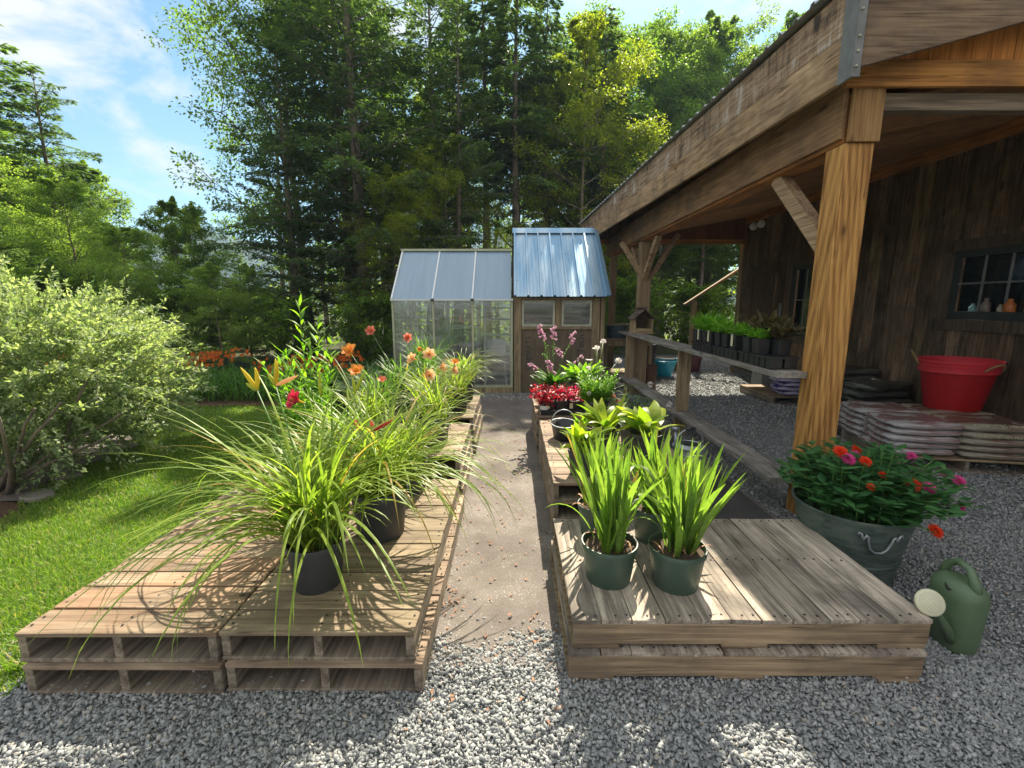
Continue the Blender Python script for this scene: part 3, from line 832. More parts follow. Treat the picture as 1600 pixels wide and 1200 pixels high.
T = [
 ('fir', -15.0, 13.0, 1.15, .3, 'tall dark evergreen at the left edge of the photo', .95),
 ('fir', -11.7, 10.6, .40, 1.2, 'evergreen with drooping boughs above the willow bush', None),
 ('hem', -13.0, 13.6, .58, 2.2, 'sunlit evergreen right of the tall left edge evergreen', None),
 ('sap', -14.1, 15.6, .92, .8, 'slim young leafy tree rising against the clouds', None),
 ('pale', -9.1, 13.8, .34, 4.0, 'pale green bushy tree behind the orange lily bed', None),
 ('sap', -11.2, 13.0, .55, 3.0, 'light green young tree beside the pale bushy tree', None),
 ('fir', -10.2, 17.5, .34, 1.0, 'small fir in front of the distant hill', None),
 ('maple', -6.7, 15.4, .84, .5, 'large spreading maple with dark leaves against the sky', .96),
 ('mapleb', -5.9, 17.5, .95, 2.6, 'maple between the large spreading maple and the dark hemlock', None),
 ('hem', -6.2, 13.2, .60, 3.9, 'low dense hemlock left of the thick leaning trunk', None),
 ('hem', -4.4, 13.6, .92, 5.1, 'big dark hemlock with the thick trunk left of the greenhouse', None),
 ('hemb', -5.3, 15.2, .98, 1.9, 'second tall hemlock just left of the thick trunk', None),
 ('hemb', -2.7, 17.2, .92, 2.8, 'open hemlock behind the left end of the greenhouse', None),
 ('pole', -.9, 16.0, .86, .4, 'straight bare trunked spruce above the glass roof', None),
 ('pole', .15, 15.0, .84, 3.3, 'straight bare trunked spruce left of the blue metal roof ridge', None),
 ('gold', -3.2, 12.6, .42, 3.0, 'small bright yellow green maple before the thick dark trunk', None),
 ('gold', -1.9, 13.6, .50, 2.0, 'small yellow green maple behind the glass roof left end', None),
 ('gold', 2.3, 16.0, .86, 4.4, 'yellow green maple above the blue metal roof', None),
 ('hemb', 1.6, 21.0, .95, 3.9, 'dark evergreen behind the yellow green maple', None),
 ('mapleb', 3.6, 21.0, 1.0, 5.5, 'maple behind the pale birch', None),
 ('birch', 7.9, 25.0, 1.18, 1.0, 'pale trunked birch rising above the porch roof edge', None),
 ('birch', 16.0, 27.0, 1.3, 2.5, 'birch farthest right over the porch roof', None),
 ('hemb', 5.6, 17.8, .52, .1, 'dark trunk seen through the porch opening left half', None),
 ('pole', 6.9, 17.0, .52, 1.4, 'thin trunk seen through the middle of the porch opening', None),
 ('hem', 8.4, 20.0, .62, 4.4, 'dense hemlock behind the porch opening', None),
 ('hem', 4.1, 19.0, .6, 2.2, 'dense hemlock right of the far porch post', None),
 ('hemb', 9.7, 18.0, .8, 2.9, 'trunk seen beside the barn corner', None),
 ('hemb', -5.2, 20.5, .9, 3.5, 'evergreen behind the large spreading maple', None),
 ('gold', -3.7, 22.0, .9, 1.5, 'leafy maple deep in the wood behind the thick trunk', None),
 ('mapleb', .3, 23.0, .95, 4.1, 'maple deep in the wood behind the spruces', None),
 ('shrub', 3.5, 14.0, .8, .4, 'low leafy shrub right of the far porch post', None),
 ('shrub', 5.7, 14.6, .75, 1.4, 'low leafy shrub by the slanting porch rail', None),
 ('shrub', -3.4, 11.4, .62, 2.4, 'low shrub at the foot of the thick trunk', None),
 ('shrub', -5.5, 11.0, .6, 3.4, 'low shrub behind the middle of the orange lily bed', None),
 ('shrub', -7.6, 11.0, .7, 4.4, 'low shrub behind the left end of the lily bed', None),
 ('shrub', -9.6, 9.5, .8, 5.4, 'shrub beside the willow bush at the back', None),
 ('maple', -20.5, 17.0, .8, 2.4, 'broad leafy tree showing at the left edge behind the evergreens', None),
 ('mapleb', -17.8, 17.0, .55, 5.0, 'leafy tree between the left evergreens and the slim young tree', None),
 ('sap', -8.7, 12.2, .60, 5.9, 'light leaved young tree at the foot of the large spreading maple', None),
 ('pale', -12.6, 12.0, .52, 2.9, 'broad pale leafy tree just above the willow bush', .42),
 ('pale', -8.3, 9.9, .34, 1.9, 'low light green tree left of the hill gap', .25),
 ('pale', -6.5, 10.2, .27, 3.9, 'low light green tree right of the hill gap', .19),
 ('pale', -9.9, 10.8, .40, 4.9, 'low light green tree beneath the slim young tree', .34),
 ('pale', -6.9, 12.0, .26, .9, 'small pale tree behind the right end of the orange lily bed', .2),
 ('hemb', -1.5, 13.6, .52, 5.2, 'slender hemlock close behind the middle of the glass roof', .68),
 ('birch', 10.4, 25.5, 1.2, 4.0, 'birch crowding over the middle of the porch roof edge', None),
 ('mapleb', 13.2, 25.0, 1.2, 1.1, 'maple over the near half of the porch roof edge', None),
 ('pole', 3.3, 18.0, .80, 5.4, 'straight trunk between the yellow green maple and the pale birch', None),
 ('pole', -2.2, 19.0, .88, 2.4, 'straight trunk left of the slender hemlock', None),
 ('pole', 1.2, 17.0, .80, 1.7, 'straight trunk just above the blue metal ridge', None),
 ('hemb', 5.2, 26.0, 1.05, .7, 'dark evergreen behind the pale birch', None),
 ('mapleb', 6.2, 24.6, 1.16, 3.1, 'leafy maple behind the porch roof ridge near the shed', None),
 ('birch', 9.3, 28.0, 1.25, 2.2, 'far birch over the middle of the porch roof edge', None),
 ('maple', 11.9, 29.0, 1.25, .2, 'far maple beside the far birch over the porch roof', None),
 ('maple', 7.0, 29.0, 1.45, 5.2, 'tall far maple rising above the porch roof beside the shed', None),
 ('birch', 12.4, 30.0, 1.45, 3.3, 'tallest far birch over the porch roof', None),
 ('mapleb', 9.9, 31.0, 1.45, 4.6, 'tall far maple between the two far birches', None),
 ('hemb', 3.2, 27.0, 1.15, 1.9, 'tall far hemlock above the end of the porch roof', None),
 ('birch', -4.2, 22.5, .8, .9, 'birch behind the dark hemlock', None),
]
for key, x, y, s, rz, lab, sz_ in T: tree(key, x, y, s, rz, lab, 'shrubs under the trees' if key == 'shrub' else 'trees of the forest edge', sz_)

def woodland():
    rs = np.random.RandomState(77); n = 52000
    x = rs.uniform(-34, 48, n); y = rs.uniform(26, 38, n)
    top = 9.5 + 2.5 * np.sin(x * .5) + 3 * np.sin(x * 1.3 + 1)
    top = np.where(x < -12, np.clip(top - (-12 - x) * 1.1, 5.5, 20), top)
    z = -3 + rs.uniform(0, 1, n) ** .9 * top
    cx = np.round(x / 2.3) * 2.3 + np.sin(np.round(y) * 3); 
    k = (np.abs(x - cx) < 1.25 - (z / (top + 1)) * .55) | (rs.uniform(0, 1, n) < .35)
    C = np.stack([x, y, z], 1)[k]; m = len(C)
    D = rs.normal(0, 1, (m, 3)); D[:, 2] *= .5
    U = np.tile([0, 0, 1.0], (m, 1)) + rs.normal(0, .5, (m, 3))
    L = rs.uniform(.22, .48, m)
    o = foliage('woodland', leaf_arrays(C, D, U, L, L * .6, .1), M['lf_far'])
    tag(o, 'far wood of leafy trees behind the forest edge', kind='stuff')
    mb = MB()
    for i in range(70):
        X = rs.uniform(-16, 44); Y = rs.uniform(25, 36)
        mb.tube([(X, Y, -4), (X + rs.uniform(-.3, .3), Y, 5), (X + rs.uniform(-.7, .7), Y, 12)], [rs.uniform(.12, .26), .12, .03], 6)
    t = mb.build('trunk', M['bark'], o)
    t['kind'] = 'stuff'
woodland()

# ================================================================ BARN WITH PORCH
barn = thing('barn', 'dark board barn with an open timber porch and metal roof', 'barn', (5.3, 5.0, 0))
rnd = random.Random(21)
BX = 5.3
def siding(x, y0, y1, z0, z1, holes, nx=-1):
    mb = MB(); y = y0
    while y < y1 - .02:
        w = rnd.uniform(.19, .29); ye = min(y + w, y1)
        segs = [(z0, z1)]
        for (ha, hb, hz0, hz1) in holes:
            if y < hb and ye > ha:
                segs = [q for s_ in segs for q in ((s_[0], min(s_[1], hz0)), (max(s_[0], hz1), s_[1])) if q[1] - q[0] > .02]
        o = rnd.uniform(0, .006)
        for a, b in segs:
            mb.box(x - .02 - o, x + .02, y + .003, ye - .003, a, b)
        y = ye
    return mb
# window openings in the barn wall: (y0, y1, z0, z1)
WIN = [(4.32, 5.58, 1.44, 2.22), (7.3, 8.75, 1.02, 2.30), (1.4, 2.6, 1.44, 2.22)]
# boards are cut at the window edges, so split the wall at them
ys = sorted({-2.0, 10.7} | {w[0] for w in WIN} | {w[1] for w in WIN} | {9.35, 10.2})
wall = MB()
for a, b in zip(ys[:-1], ys[1:]):
    h = [w for w in WIN if w[0] <= a and w[1] >= b]
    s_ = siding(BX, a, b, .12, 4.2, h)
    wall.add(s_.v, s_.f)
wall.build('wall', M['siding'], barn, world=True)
mb = MB(); mb.box(BX - .025, BX + .3, -2, 10.7, -.02, .115); mb.build('foundation', plain('concrete', (.20, .20, .19), .9, scale=20), barn, world=True)
# back gable side of the barn (faces +Y) so that it is a closed volume
mb = MB(); mb.box(BX + .03, BX + 6, 10.60, 10.68, 0, 5.2); mb.box(BX + .03, BX + 6, -2.0, -1.9, 0, 5.2); mb.box(BX+5.9, BX+6, -1.9, 10.6, 0, 5.2)
mb.build('back_wall', M['siding'], barn, world=True)
mb = MB(); mb.box(BX - .045, BX + .03, 10.70, 10.86, .0, 3.9); mb.build('corner_board', M['post_old'], barn, world=True)
for (a, b, z0, z1) in WIN:
    fr = MB(); x0, x1 = BX - .05, BX - .022
    fr.box(x0 - .012, x1, a - .13, b + .13, z1 + .002, z1 + .13); fr.box(x0 - .02, x1, a - .15, b + .15, z0 - .13, z0 - .002)
    fr.box(x0, x1, a - .13, a - .002, z0, z1); fr.box(x0, x1, b + .002, b + .13, z0, z1)
    w = fr.build('window', M['trim_dark'], barn, world=True)
    f = MB()
    f.box(BX-.03, BX+.0, a, b, z1-.07, z1-.001); f.box(BX-.03, BX+.0, a, b, z0+.001, z0+.09); f.box(BX-.03, BX, a+.001, a+.07, z0+.09, z1-.07); f.box(BX-.03, BX, b-.07, b-.001, z0+.09, z1-.07)
    f.build('frame', M['teal_frame'], w, world=True)
    g = MB(); g.box(BX + .062, BX + .066, a+.02, b-.02, z0+.03, z1-.03); g.build('pane', M['glass_dark'], w, world=True)
    k = MB(); n = 4
    for i in range(1, n):
        yy = a + .07 + (b - a - .14) * i / n
        k.box(BX-.024, BX-.008, yy-.009, yy+.009, z0+.09, z1-.07)
    zz = (z0 + z1) / 2 + .02; k.box(BX-.020, BX-.010, a+.07, b-.07, zz-.009, zz+.009)
    k.build('mullion', M['mullion'], w, world=True)
# small things on the sill of the near window
for (y, h, r, c, lab) in [(5.32, .09, .035, (.16, .30, .32), 'small teal jar on the barn window sill'), (5.18, .15, .045, (.16, .13, .11), 'dull brown bottle on the barn window sill'),
                          (5.02, .08, .03, (.40, .36, .26), 'small cream jar on the barn window sill'), (4.93, .14, .05, (.42, .13, .03), 'orange jar on the barn window sill'),
                          (4.74, .08, .035, (.32, .38, .22), 'pale green jar on the barn window sill'), (4.64, .13, .03, (.40, .42, .24), 'pale green bottle on the barn window sill')]:
    mb = MB(); mb.lathe([(r*.9, 0), (r, .008), (r, h*.6), (r*.5, h*.75), (r*.45, h*.95), (r*.5, h)], n=14, capt=True)
    o = mb.build('jar', plain('jar_glaze', c, .3), None, True); o.location = (BX + .015, y, 1.531)
    tag(o, lab, 'jar', 'jars on the barn window sill')
# door with header, latch plate
d = MB()
yy = 9.37
while yy < 10.18: d.box(BX-.045, BX-.022, yy, min(yy+.19, 10.18)-.006, .13, 2.22); yy += .19
dr = d.build('door', wood('door_boards', (.05,.034,.022), (.14,.10,.065), 'Z', isl=.4), barn, world=True)
h_ = MB(); h_.box(BX-.075, BX-.047, 9.42, 9.47, 1.02, 1.14); h_.build('latch', M['black_pl'], dr, world=True)
h_ = MB(); h_.box(BX-.085, BX-.022, 9.25, 10.3, 2.235, 2.40); h_.build('door_header', M['trim_dark'], barn, world=True)
h_ = MB(); h_.box(BX-.045, BX-.021, 9.02, 9.10, 1.35, 1.62); h_.build('switch_box', M['mullion'], barn, world=True, bevel=.004)
h_ = MB(); h_.box(BX-.16, BX-.021, 9.62, 9.80, .95, 1.02); h_.box(BX-.13, BX-.021, 9.64, 9.78, .72, .948); h_.build('wall_lamp', M['black_pl'], barn, world=True, bevel=.005)

# porch structure. The roof edge runs 2 degrees off the posts
RY0, RY1 = 3.0, 11.1
def rx(y, off=0): return 2.03 - .0492 * (y - 3.0) + off
def zroof(x): return 3.52 + (x - 1.95) * .235
def skew(name, y0, y1, a, b, z0, z1, mat, parent, world=True):
    v = []
    for y in (y0, y1):
        v += [(rx(y, a), y, z0), (rx(y, b), y, z0), (rx(y, b), y, z1), (rx(y, a), y, z1)]
    mb = MB(); mb.add(v, [(0,1,2,3),(7,6,5,4),(0,4,5,1),(1,5,6,2),(2,6,7,3),(3,7,4,0)])
    return mb.build(name, mat, parent, world=world, bevel=.004)
fa = skew('fascia', RY0, RY1, 0, .035, 3.235, 3.50, M['fascia'], barn)
skew('lower_board', RY0 + .002, RY1, -.004, .033, 2.965, 3.231, M['fascia_low'], fa)
mb = MB(); mb.box(rx(3)-.02, rx(3)-.006, 2.985, 3.10, 2.95, 3.51); mb.box(rx(3)-.02, rx(3)+.030, 2.975, 2.985, 2.95, 3.51)
fl = mb.build('corner_flashing', plain('flashing', (.20,.205,.20), .6, .3), fa, world=True)
mb = MB()
for z in (3.0, 3.08, 3.16, 3.3, 3.42): mb.lathe([(.008, 0), (.008, .008), (.004, .012)], (rx(3)-.0, 2.97, z), 8, capt=True)
mb.build('screw', M['alu'], fl, world=True)
# corrugated metal roof sheet
mb = MB(); N = 0
yy = 2.88; vs = []; prof = []
while yy < 11.05:
    prof += [(yy, 0), (yy+.115, 0), (yy+.13, .022), (yy+.155, .022), (yy+.17, 0)]; yy += .17
row = len(prof)
for k, xo in enumerate((-.05, 0, 3.4, 3.45)):
    for (y, dz) in prof:
        x = rx(y) + xo if xo < 3 else BX + .05 * k - .1
        vs.append((x, y, zroof(x) + dz + .012))
for (x_i) in range(3):
    for j in range(row - 1):
        N += 1; a = x_i * row + j; mb.f.append((a, a+1, a+row+1, a+row))
mb.v = vs
ro = mb.build('roof', plain('galvanised_roof', (.40,.43,.44), .5, .4, bump=0), barn, world=True)
sm = ro.modifiers.new('thick', 'SOLIDIFY'); sm.thickness = .006; sm.offset = 0
# roof deck boards (underside seen from the porch) and rafters
mb = MB(); rnd = random.Random(5)
x = 2.06
while x < 5.25:
    xe = min(x + rnd.uniform(.16, .2), 5.26)
    v = []
    for y in (3.04, 11.05):
        xa, xb = x + (0 if x > 2.1 else 0), xe
        if y > 5 and x < 2.5: xa -= .42 * (1 if x < 2.1 else .0)
        v += [(xa, y, zroof(xa)-.035), (xb-.004, y, zroof(xb)-.035), (xb-.004, y, zroof(xb)-.012), (xa, y, zroof(xa)-.012)]
    mb.add(v, [(0,1,2,3),(7,6,5,4),(0,4,5,1),(1,5,6,2),(2,6,7,3),(3,7,4,0)])
    x = xe
mb.build('roof_deck', M['ceil'], barn, world=True)
for i in range(8):
    y = 4.2 + i * .98
    if y > 10.4: break
    mb = MB(); xs_, xe_ = rx(y) + .05, 5.22
    v = []
    for yq in (y, y + .045):
        v += [(xs_, yq, max(2.985, zroof(xs_)-.23)), (xe_, yq, zroof(xe_)-.20), (xe_, yq, zroof(xe_)-.038), (xs_, yq, zroof(xs_)-.038)]
    mb.add(v, [(0,1,2,3),(7,6,5,4),(0,4,5,1),(1,5,6,2),(2,6,7,3),(3,7,4,0)])
    mb.build('rafter', M['beam_x'], barn, world=True)
# sloping ceiling boards from the beam to the ledger
mb = MB(); y = 3.46
while y < 10.55:
    ye = min(y + rnd.uniform(.22, .3), 10.58); o = rnd.uniform(0, .004)
    v = []
    for yq in (y+.002, ye-.002):
        v += [(2.42, yq, 2.99-o), (5.22, yq, 3.50-o), (5.22, yq, 3.52), (2.42, yq, 3.01)]
    mb.add(v, [(0,1,2,3),(7,6,5,4),(0,4,5,1),(1,5,6,2),(2,6,7,3),(3,7,4,0)])
    y = ye
mb.build('ceiling', wood('ceiling_planks', (.28,.13,.055), (.56,.30,.13), 'X', isl=.3), barn, world=True)
mb = MB(); mb.box(5.19, 5.275, 3.2, 10.6, 3.36, 3.49); mb.build('ledger', M['beam'], barn, world=True, bevel=.004)
# plate beam over the posts
mb = MB(); mb.box(2.205, 2.395, 3.27, 10.9, 2.675, 2.985); bm_ = mb.build('beam', M['beam'], barn, world=True, bevel=.006)
mb = MB(); mb.box(2.17, 2.203, 3.26, 10.9, 2.70, 3.06); mb.build('beam_cladding', wood('beam_clad', (.20,.10,.05), (.42,.25,.12), 'Y', stain=(.11,.07,.045), isl=.1), bm_, world=True, bevel=.003)
# near end: wrap board over the post, header, rake board, orange infill boards
mb = MB(); mb.box(2.205, 2.41, 3.215, 3.24, 2.672, 3.02); mb.build('post_cap_board', wood('cap_board', (.24,.13,.055), (.44,.26,.11), 'Z', isl=.05), barn, world=True, bevel=.003)
mb = MB(); mb.box(2.12, 7.5, 3.18, 3.213, 2.985, 3.14); mb.build('header', M['beam_x'], barn, world=True, bevel=.004)
mb = MB(); mb.box(2.42, 7.5, 3.25, 3.33, 2.87, 2.975); mb.build('under_header', wood('under_header', (.16,.12,.085), (.33,.26,.18), 'X', isl=.1), barn, world=True, bevel=.004)
mb = MB(); x = 2.1
while x < 7.4:
    xe = x + .27
    v = []
    for yq in (3.20, 3.228):
        v += [(x, yq, 3.142), (xe-.006, yq, 3.142), (xe-.006, yq, zroof(xe)-.04), (x, yq, zroof(x)-.04)]
    mb.add(v, [(0,1,2,3),(7,6,5,4),(0,4,5,1),(1,5,6,2),(2,6,7,3),(3,7,4,0)]); x = xe
mb.build('gable_boards', M['orange_z'], barn, world=True)
mb = MB(); v = []
xa, xb = 2.085, 7.5
for yq in (3.01, 3.045):
    v += [(xa, yq, 3.02), (xb, yq, zroof(xb)-.42), (xb, yq, zroof(xb)-.04), (xa, yq, zroof(xa)-.04)]
mb.add(v, [(0,1,2,3),(7,6,5,4),(0,4,5,1),(1,5,6,2),(2,6,7,3),(3,7,4,0)])
mb.build('rake_board', wood('rake', (.17,.10,.06), (.38,.26,.16), 'X', stain=(.12,.10,.08), isl=.1), barn, world=True, bevel=.004)
mb = MB(); v = []
for yq in (3.047, 3.198):
    v += [(xa, yq, zroof(xa)-.062), (xb, yq, zroof(xb)-.062), (xb, yq, zroof(xb)-.04), (xa, yq, zroof(xa)-.04)]
mb.add(v, [(0,1,2,3),(7,6,5,4),(0,4,5,1),(1,5,6,2),(2,6,7,3),(3,7,4,0)]); mb.build('soffit', M['orange_z'], barn, world=True)
# far end header and gable boards above it
mb = MB(); mb.box(1.75, 5.24, 10.62, 10.68, 2.93, 3.03); mb.build('far_header', M['beam_x'], barn, world=True)
mb = MB(); x = 1.75
while x < 5.2:
    xe = min(x + .2, 5.24); v = []
    for yq in (10.64, 10.665):
        v += [(x, yq, 3.032), (xe-.006, yq, 3.032), (xe-.006, yq, zroof(xe)-.04), (x, yq, zroof(x)-.04)]
    mb.add(v, [(0,1,2,3),(7,6,5,4),(0,4,5,1),(1,5,6,2),(2,6,7,3),(3,7,4,0)]); x = xe
mb.build('far_gable_boards', wood('far_siding', (.15,.06,.03), (.32,.15,.07), 'Z', isl=.4), barn, world=True)
# posts with braces
def post(y0, mat, x0=2.2, w=.197, z0=0.0):
    mb = MB(); mb.box(x0, x0+w, y0, y0+w-.01, z0, 2.67)
    return mb.build('porch_post', mat, barn, world=True, bevel=.006)
p1 = post(3.24, M['post'])
p2 = post(8.12, M['post_old'], 2.225)
p3 = post(10.55, M['post_old'], 2.225, .14)
def brace(a, b, mat, w=.09, h=.09, par=barn):
    mb = MB(); mb.bar(a, b, w, h); mb.build('brace', mat, par, world=True, bevel=.004)
bw = wood('brace_timber', (.25,.15,.08), (.54,.39,.24), 'Y', isl=.1)
brace((2.30, 4.16, 2.68), (2.30, 3.40, 1.98), bw, .095, .12, p1)
brace((2.31, 7.45, 2.68), (2.31, 8.15, 2.05), bw, .08, .10, p2)
brace((2.31, 8.98, 2.68), (2.31, 8.30, 2.05), bw, .08, .10, p2)
brace((2.88, 8.21, 2.80), (2.40, 8.21, 2.02), bw, .10, .08, p2)
brace((1.90, 8.21, 2.66), (2.24, 8.21, 2.15), bw, .08, .08, p2)
# plank shelves along the porch edge
def plank(z, th, y0, y1, x0=1.975, x1=2.195):
    mb = MB(); n = 14; v = []; rr_ = random.Random(int(z*100))
    for i in range(n + 1):
        y = y0 + (y1 - y0) * i / n; e = rr_.uniform(-.006, .006); s = .012 * math.sin(i * .7)
        v += [(x0+e, y, z-th+s*.3), (x1, y, z-th+s*.3), (x1, y, z+s*.3), (x0+e, y, z+s*.3)]
    f = [(3,2,1,0), (n*4, n*4+1, n*4+2, n*4+3)]
    for i in range(n):
        for k in range(4): f.append((i*4+k, i*4+(k+1)%4, (i+1)*4+(k+1)%4, (i+1)*4+k))
    mb.add(v, f); return mb.build('plank_shelf', M['shelf'], barn, world=True, bevel=.003)
plank(1.12, .045, 3.34, 8.55)
plank(.315, .04, 3.30, 8.45)
for (y, z0, z1) in [(5.45, .317, 1.073), (5.47, 0, .273), (8.0, .317, 1.073), (8.0, 0, .273), (3.42, .317, 1.073)]:
    if y < 4: continue
    mb = MB(); mb.box(2.01, 2.165, y, y+.042, z0, z1); mb.build('shelf_upright', M['post_z'], barn, world=True, bevel=.003)
# floodlight with two lamp heads near the barn corner
fx = MB(); fx.box(5.10, 5.188, 9.72, 9.80, 3.20, 3.26)
fl_ = fx.build('floodlight', M['mullion'], barn, world=True)
for dy in (-.13, .17):
    mb = MB(); c = Vector((5.02, 9.76 + dy, 3.20)); 
    vs = MB(); vs.lathe([(.03, -.08), (.05, -.03), (.075, .03), (.078, .05), (.07, .055), (.0, .06)], n=18)
    Mx = Matrix.Rotation(R(115), 4, 'X') @ Matrix.Rotation(R(0), 4, 'Y')
    mb.v = [tuple((Matrix.Rotation(R(100), 3, 'X') @ Vector(p)) + c) for p in vs.v]; mb.f = vs.f
    mb.build('lamp_head', M['white'], fl_, True, world=True)
    mb = MB(); mb.tube([c, (5.12, 9.76, 3.23)], .012, 6); mb.build('lamp_arm', M['alu'], fl_, world=True)

# sloping rail and post beyond the porch
rail = thing('stair_rail', 'sloping wooden handrail beyond the porch by the barn corner', 'handrail', (4.45, 11.3, 0))
mb = MB(); mb.box(4.40, 4.52, 11.25, 11.36, -.01, 1.66); mb.build('rail_post', M['post_old'], rail, world=True)
mb = MB(); mb.bar((4.22, 11.30, 1.58), (5.62, 11.30, 2.52), .12, .05); mb.build('handrail', M['post_old'], rail, world=True)
mb = MB(); mb.box(5.55, 5.66, 11.25, 11.36, -.01, 2.43); mb.build('rail_post', M['post_old'], rail, world=True)

# ================================================================ PALLETS
PC = {}
def pallet(x0, x1, y0, y1, z0, along, top_mat, str_mat, seed, label, group, gap=.009, boards=.14, h=.138, thick=.02, planks=False):
    """along = 'X': deck boards run across (stringers run in Y); 'Y': the other way round"""
    r_ = random.Random(seed)
    o = thing('pallet', label, 'pallet', ((x0+x1)/2, (y0+y1)/2, z0), 0, group)
    ox, oy = o.location.x, o.location.y
    x0 -= ox; x1 -= ox; y0 -= oy; y1 -= oy
    t = thick
    def deck(nm, za, zb, mat, bd, gp):
        mb = MB()
        a0, a1 = (y0, y1) if along == 'X' else (x0, x1)
        n = max(2, round((a1 - a0) / (bd + gp))); step = (a1 - a0 + gp) / n
        ws = [r_.uniform(.85, 1.15) for _ in range(n)]; sw = sum(ws); cur = a0
        for i in range(n):
            wd = (a1 - a0 + gp) * ws[i] / sw - gp
            if along == 'X': mb.rbox(x0, x1, cur, cur + wd, za, zb, r_)
            else: mb.rbox(cur, cur + wd, y0, y1, za, zb, r_)
            cur += wd + gp
        ob = mb.build(nm, mat, o, bevel=.0025)
        return ob
    dk = deck('deck_boards', h - t, h, top_mat, boards, gap)
    # nail heads along the stringers
    mb = MB()
    a0, a1 = (y0, y1) if along == 'X' else (x0, x1)
    q = a0 + .05
    while q < a1:
        for s_ in (.03, .5, .97):
            for dd in (0, .05):
                px, py = ((x0 + (x1-x0)*s_ + r_.uniform(-.008,.008), q + dd) if along == 'X' else (q + dd, y0 + (y1-y0)*s_ + r_.uniform(-.008,.008)))
                mb.box(px-.004, px+.004, py-.004, py+.004, h+.001, h+.0035)
        q += boards + gap
    mb.build('nail_heads', M['hole'], dk)['kind'] = 'stuff'
    # bottom boards: a few wide ones
    for s_ in (.0, .42, .86):
        mb = MB()
        if along == 'X': ya = y0 + (y1-y0)*s_; mb.rbox(x0, x1, ya, ya + (y1-y0)*.13, 0, t*.9, r_)
        else: xa_ = x0 + (x1-x0)*s_; mb.rbox(xa_, xa_ + (x1-x0)*.13, y0, y1, 0, t*.9, r_)
        mb.build('bottom_board', str_mat, o, bevel=.002)
    for s_ in ((0, .5, 1) if not planks else (0, .5, 1)):
        mb = MB(); w = .04
        if along == 'X':
            xc = x0 + w/2 + (x1 - x0 - w) * s_; mb.box(xc-w/2+.002, xc+w/2-.002, y0+.004, y1-.004, t*.9+.001, h-t-.001)
        else:
            yc = y0 + w/2 + (y1 - y0 - w) * s_; mb.box(x0+.004, x1-.004, yc-w/2+.002, yc+w/2-.002, t*.9+.001, h-t-.001)
        mb.build('stringer', str_mat, o, bevel=.003)
    return o
G1 = 'pallets stacked left of the path'; G2 = 'pallets stacked right of the path'
Lt = M['gr_wood_x']; Tn = M['tan_wood_x']; Oy = M['old_wood_y']
pallet(-2.045, -1.215, 1.66, 3.36, .0, 'X', Lt, Oy, 1, 'bottom pallet of the front stack on the far left', G1)
pallet(-2.07, -1.235, 1.68, 3.40, .1385, 'X', M['pink_wood_x'], Oy, 2, 'top pallet of the front stack on the far left beside the lawn', G1)
pallet(-1.205, -.375, 1.67, 3.38, .0, 'X', Lt, Oy, 3, 'bottom pallet of the front stack next to the path on the left', G1)
pallet(-1.225, -.41, 1.69, 3.36, .1385, 'X', Tn, Oy, 4, 'top pallet under the nearest grassy daylily pot', G1)
for i, (w, z) in enumerate((('bottom', 0), ('middle', .1385), ('top', .277))):
    pallet(-1.45 + .01*i, -.40 - .01*i, 3.50, 4.52, z, 'X', Lt, Oy, 10+i, w + ' pallet of the second stack left of the path', G1)
for i, (w, z) in enumerate((('bottom', 0), ('middle', .1385), ('top', .277))):
    pallet(-1.45, -.39 - .015*i, 4.75, 5.95, z, 'X', Tn, Oy, 20+i, w + ' pallet of the third stack left of the path', G1)
pallet(.245, 1.80, 1.735, 2.68, .0, 'Y', M['gr_wood_y'], M['old_wood_x'], 30, 'bottom pallet of the wide front stack right of the path', G2, boards=.135, gap=.004)
pallet(.265, 1.825, 1.76, 2.70, .1385, 'Y', M['gr_wood_y'], M['old_wood_x'], 31, 'top pallet under the green pots of iris', G2, boards=.135, gap=.004)
for i, (w, z) in enumerate((('bottom', 0), ('middle', .1385), ('top', .277))):
    pallet(.285, 1.35, 2.95 , 4.66, z, 'X', Lt, Oy, 40+i, w + ' pallet of the second stack right of the path', G2)
for i, (w, z) in enumerate((('bottom', 0), ('second', .1385), ('top', .277))):
    pallet(.265, 1.30, 4.78, 5.9, z, 'X', Lt, Oy, 50+i, w + ' pallet of the third stack right of the path under the red plants', G2)
# scrap wood foot under the front right corner
mb = MB(); mb.box(-.09, .09, -.05, .05, 0, .03); o = mb.build('wood_scrap', M['old_wood_x'], None, bevel=.003); o.location = (1.68, 1.765, -.012)
tag(o, 'short wood scrap at the front right corner of the wide pallet stack', 'wood scrap')
DECKS = [(-2.07, -.41, 1.68, 3.40, .2765), (-1.45, -.41, 3.5, 4.52, .415), (-1.45, -.41, 4.75, 5.95, .415), (.265, 1.825, 1.76, 2.70, .2765), (.285, 1.35, 2.95, 4.66, .415), (.265, 1.3, 4.78, 5.9, .415)]
def floorfn(ox, oy, oz, eps=.006):
    def f(x, y):
        X, Y = x + ox, y + oy
        z = np.full(X.shape, .03)
        for a, b, c, d_, h in DECKS:
            z = np.where((X > a-.01) & (X < b+.01) & (Y > c-.01) & (Y < d_+.01), h + eps, z)
        return z - oz
    return f

def textmesh(txt, size, ext, mat, name='lettering'):
    c = bpy.data.curves.new('tmp', 'FONT'); c.body = txt; c.size = size; c.extrude = ext
    t = bpy.data.objects.new('tmp', c); COL.objects.link(t)
    me = bpy.data.meshes.new_from_object(t.evaluated_get(bpy.context.evaluated_depsgraph_get()))
    bpy.data.objects.remove(t); me.name = name; me.materials.clear()
    return link(name, me, mat)

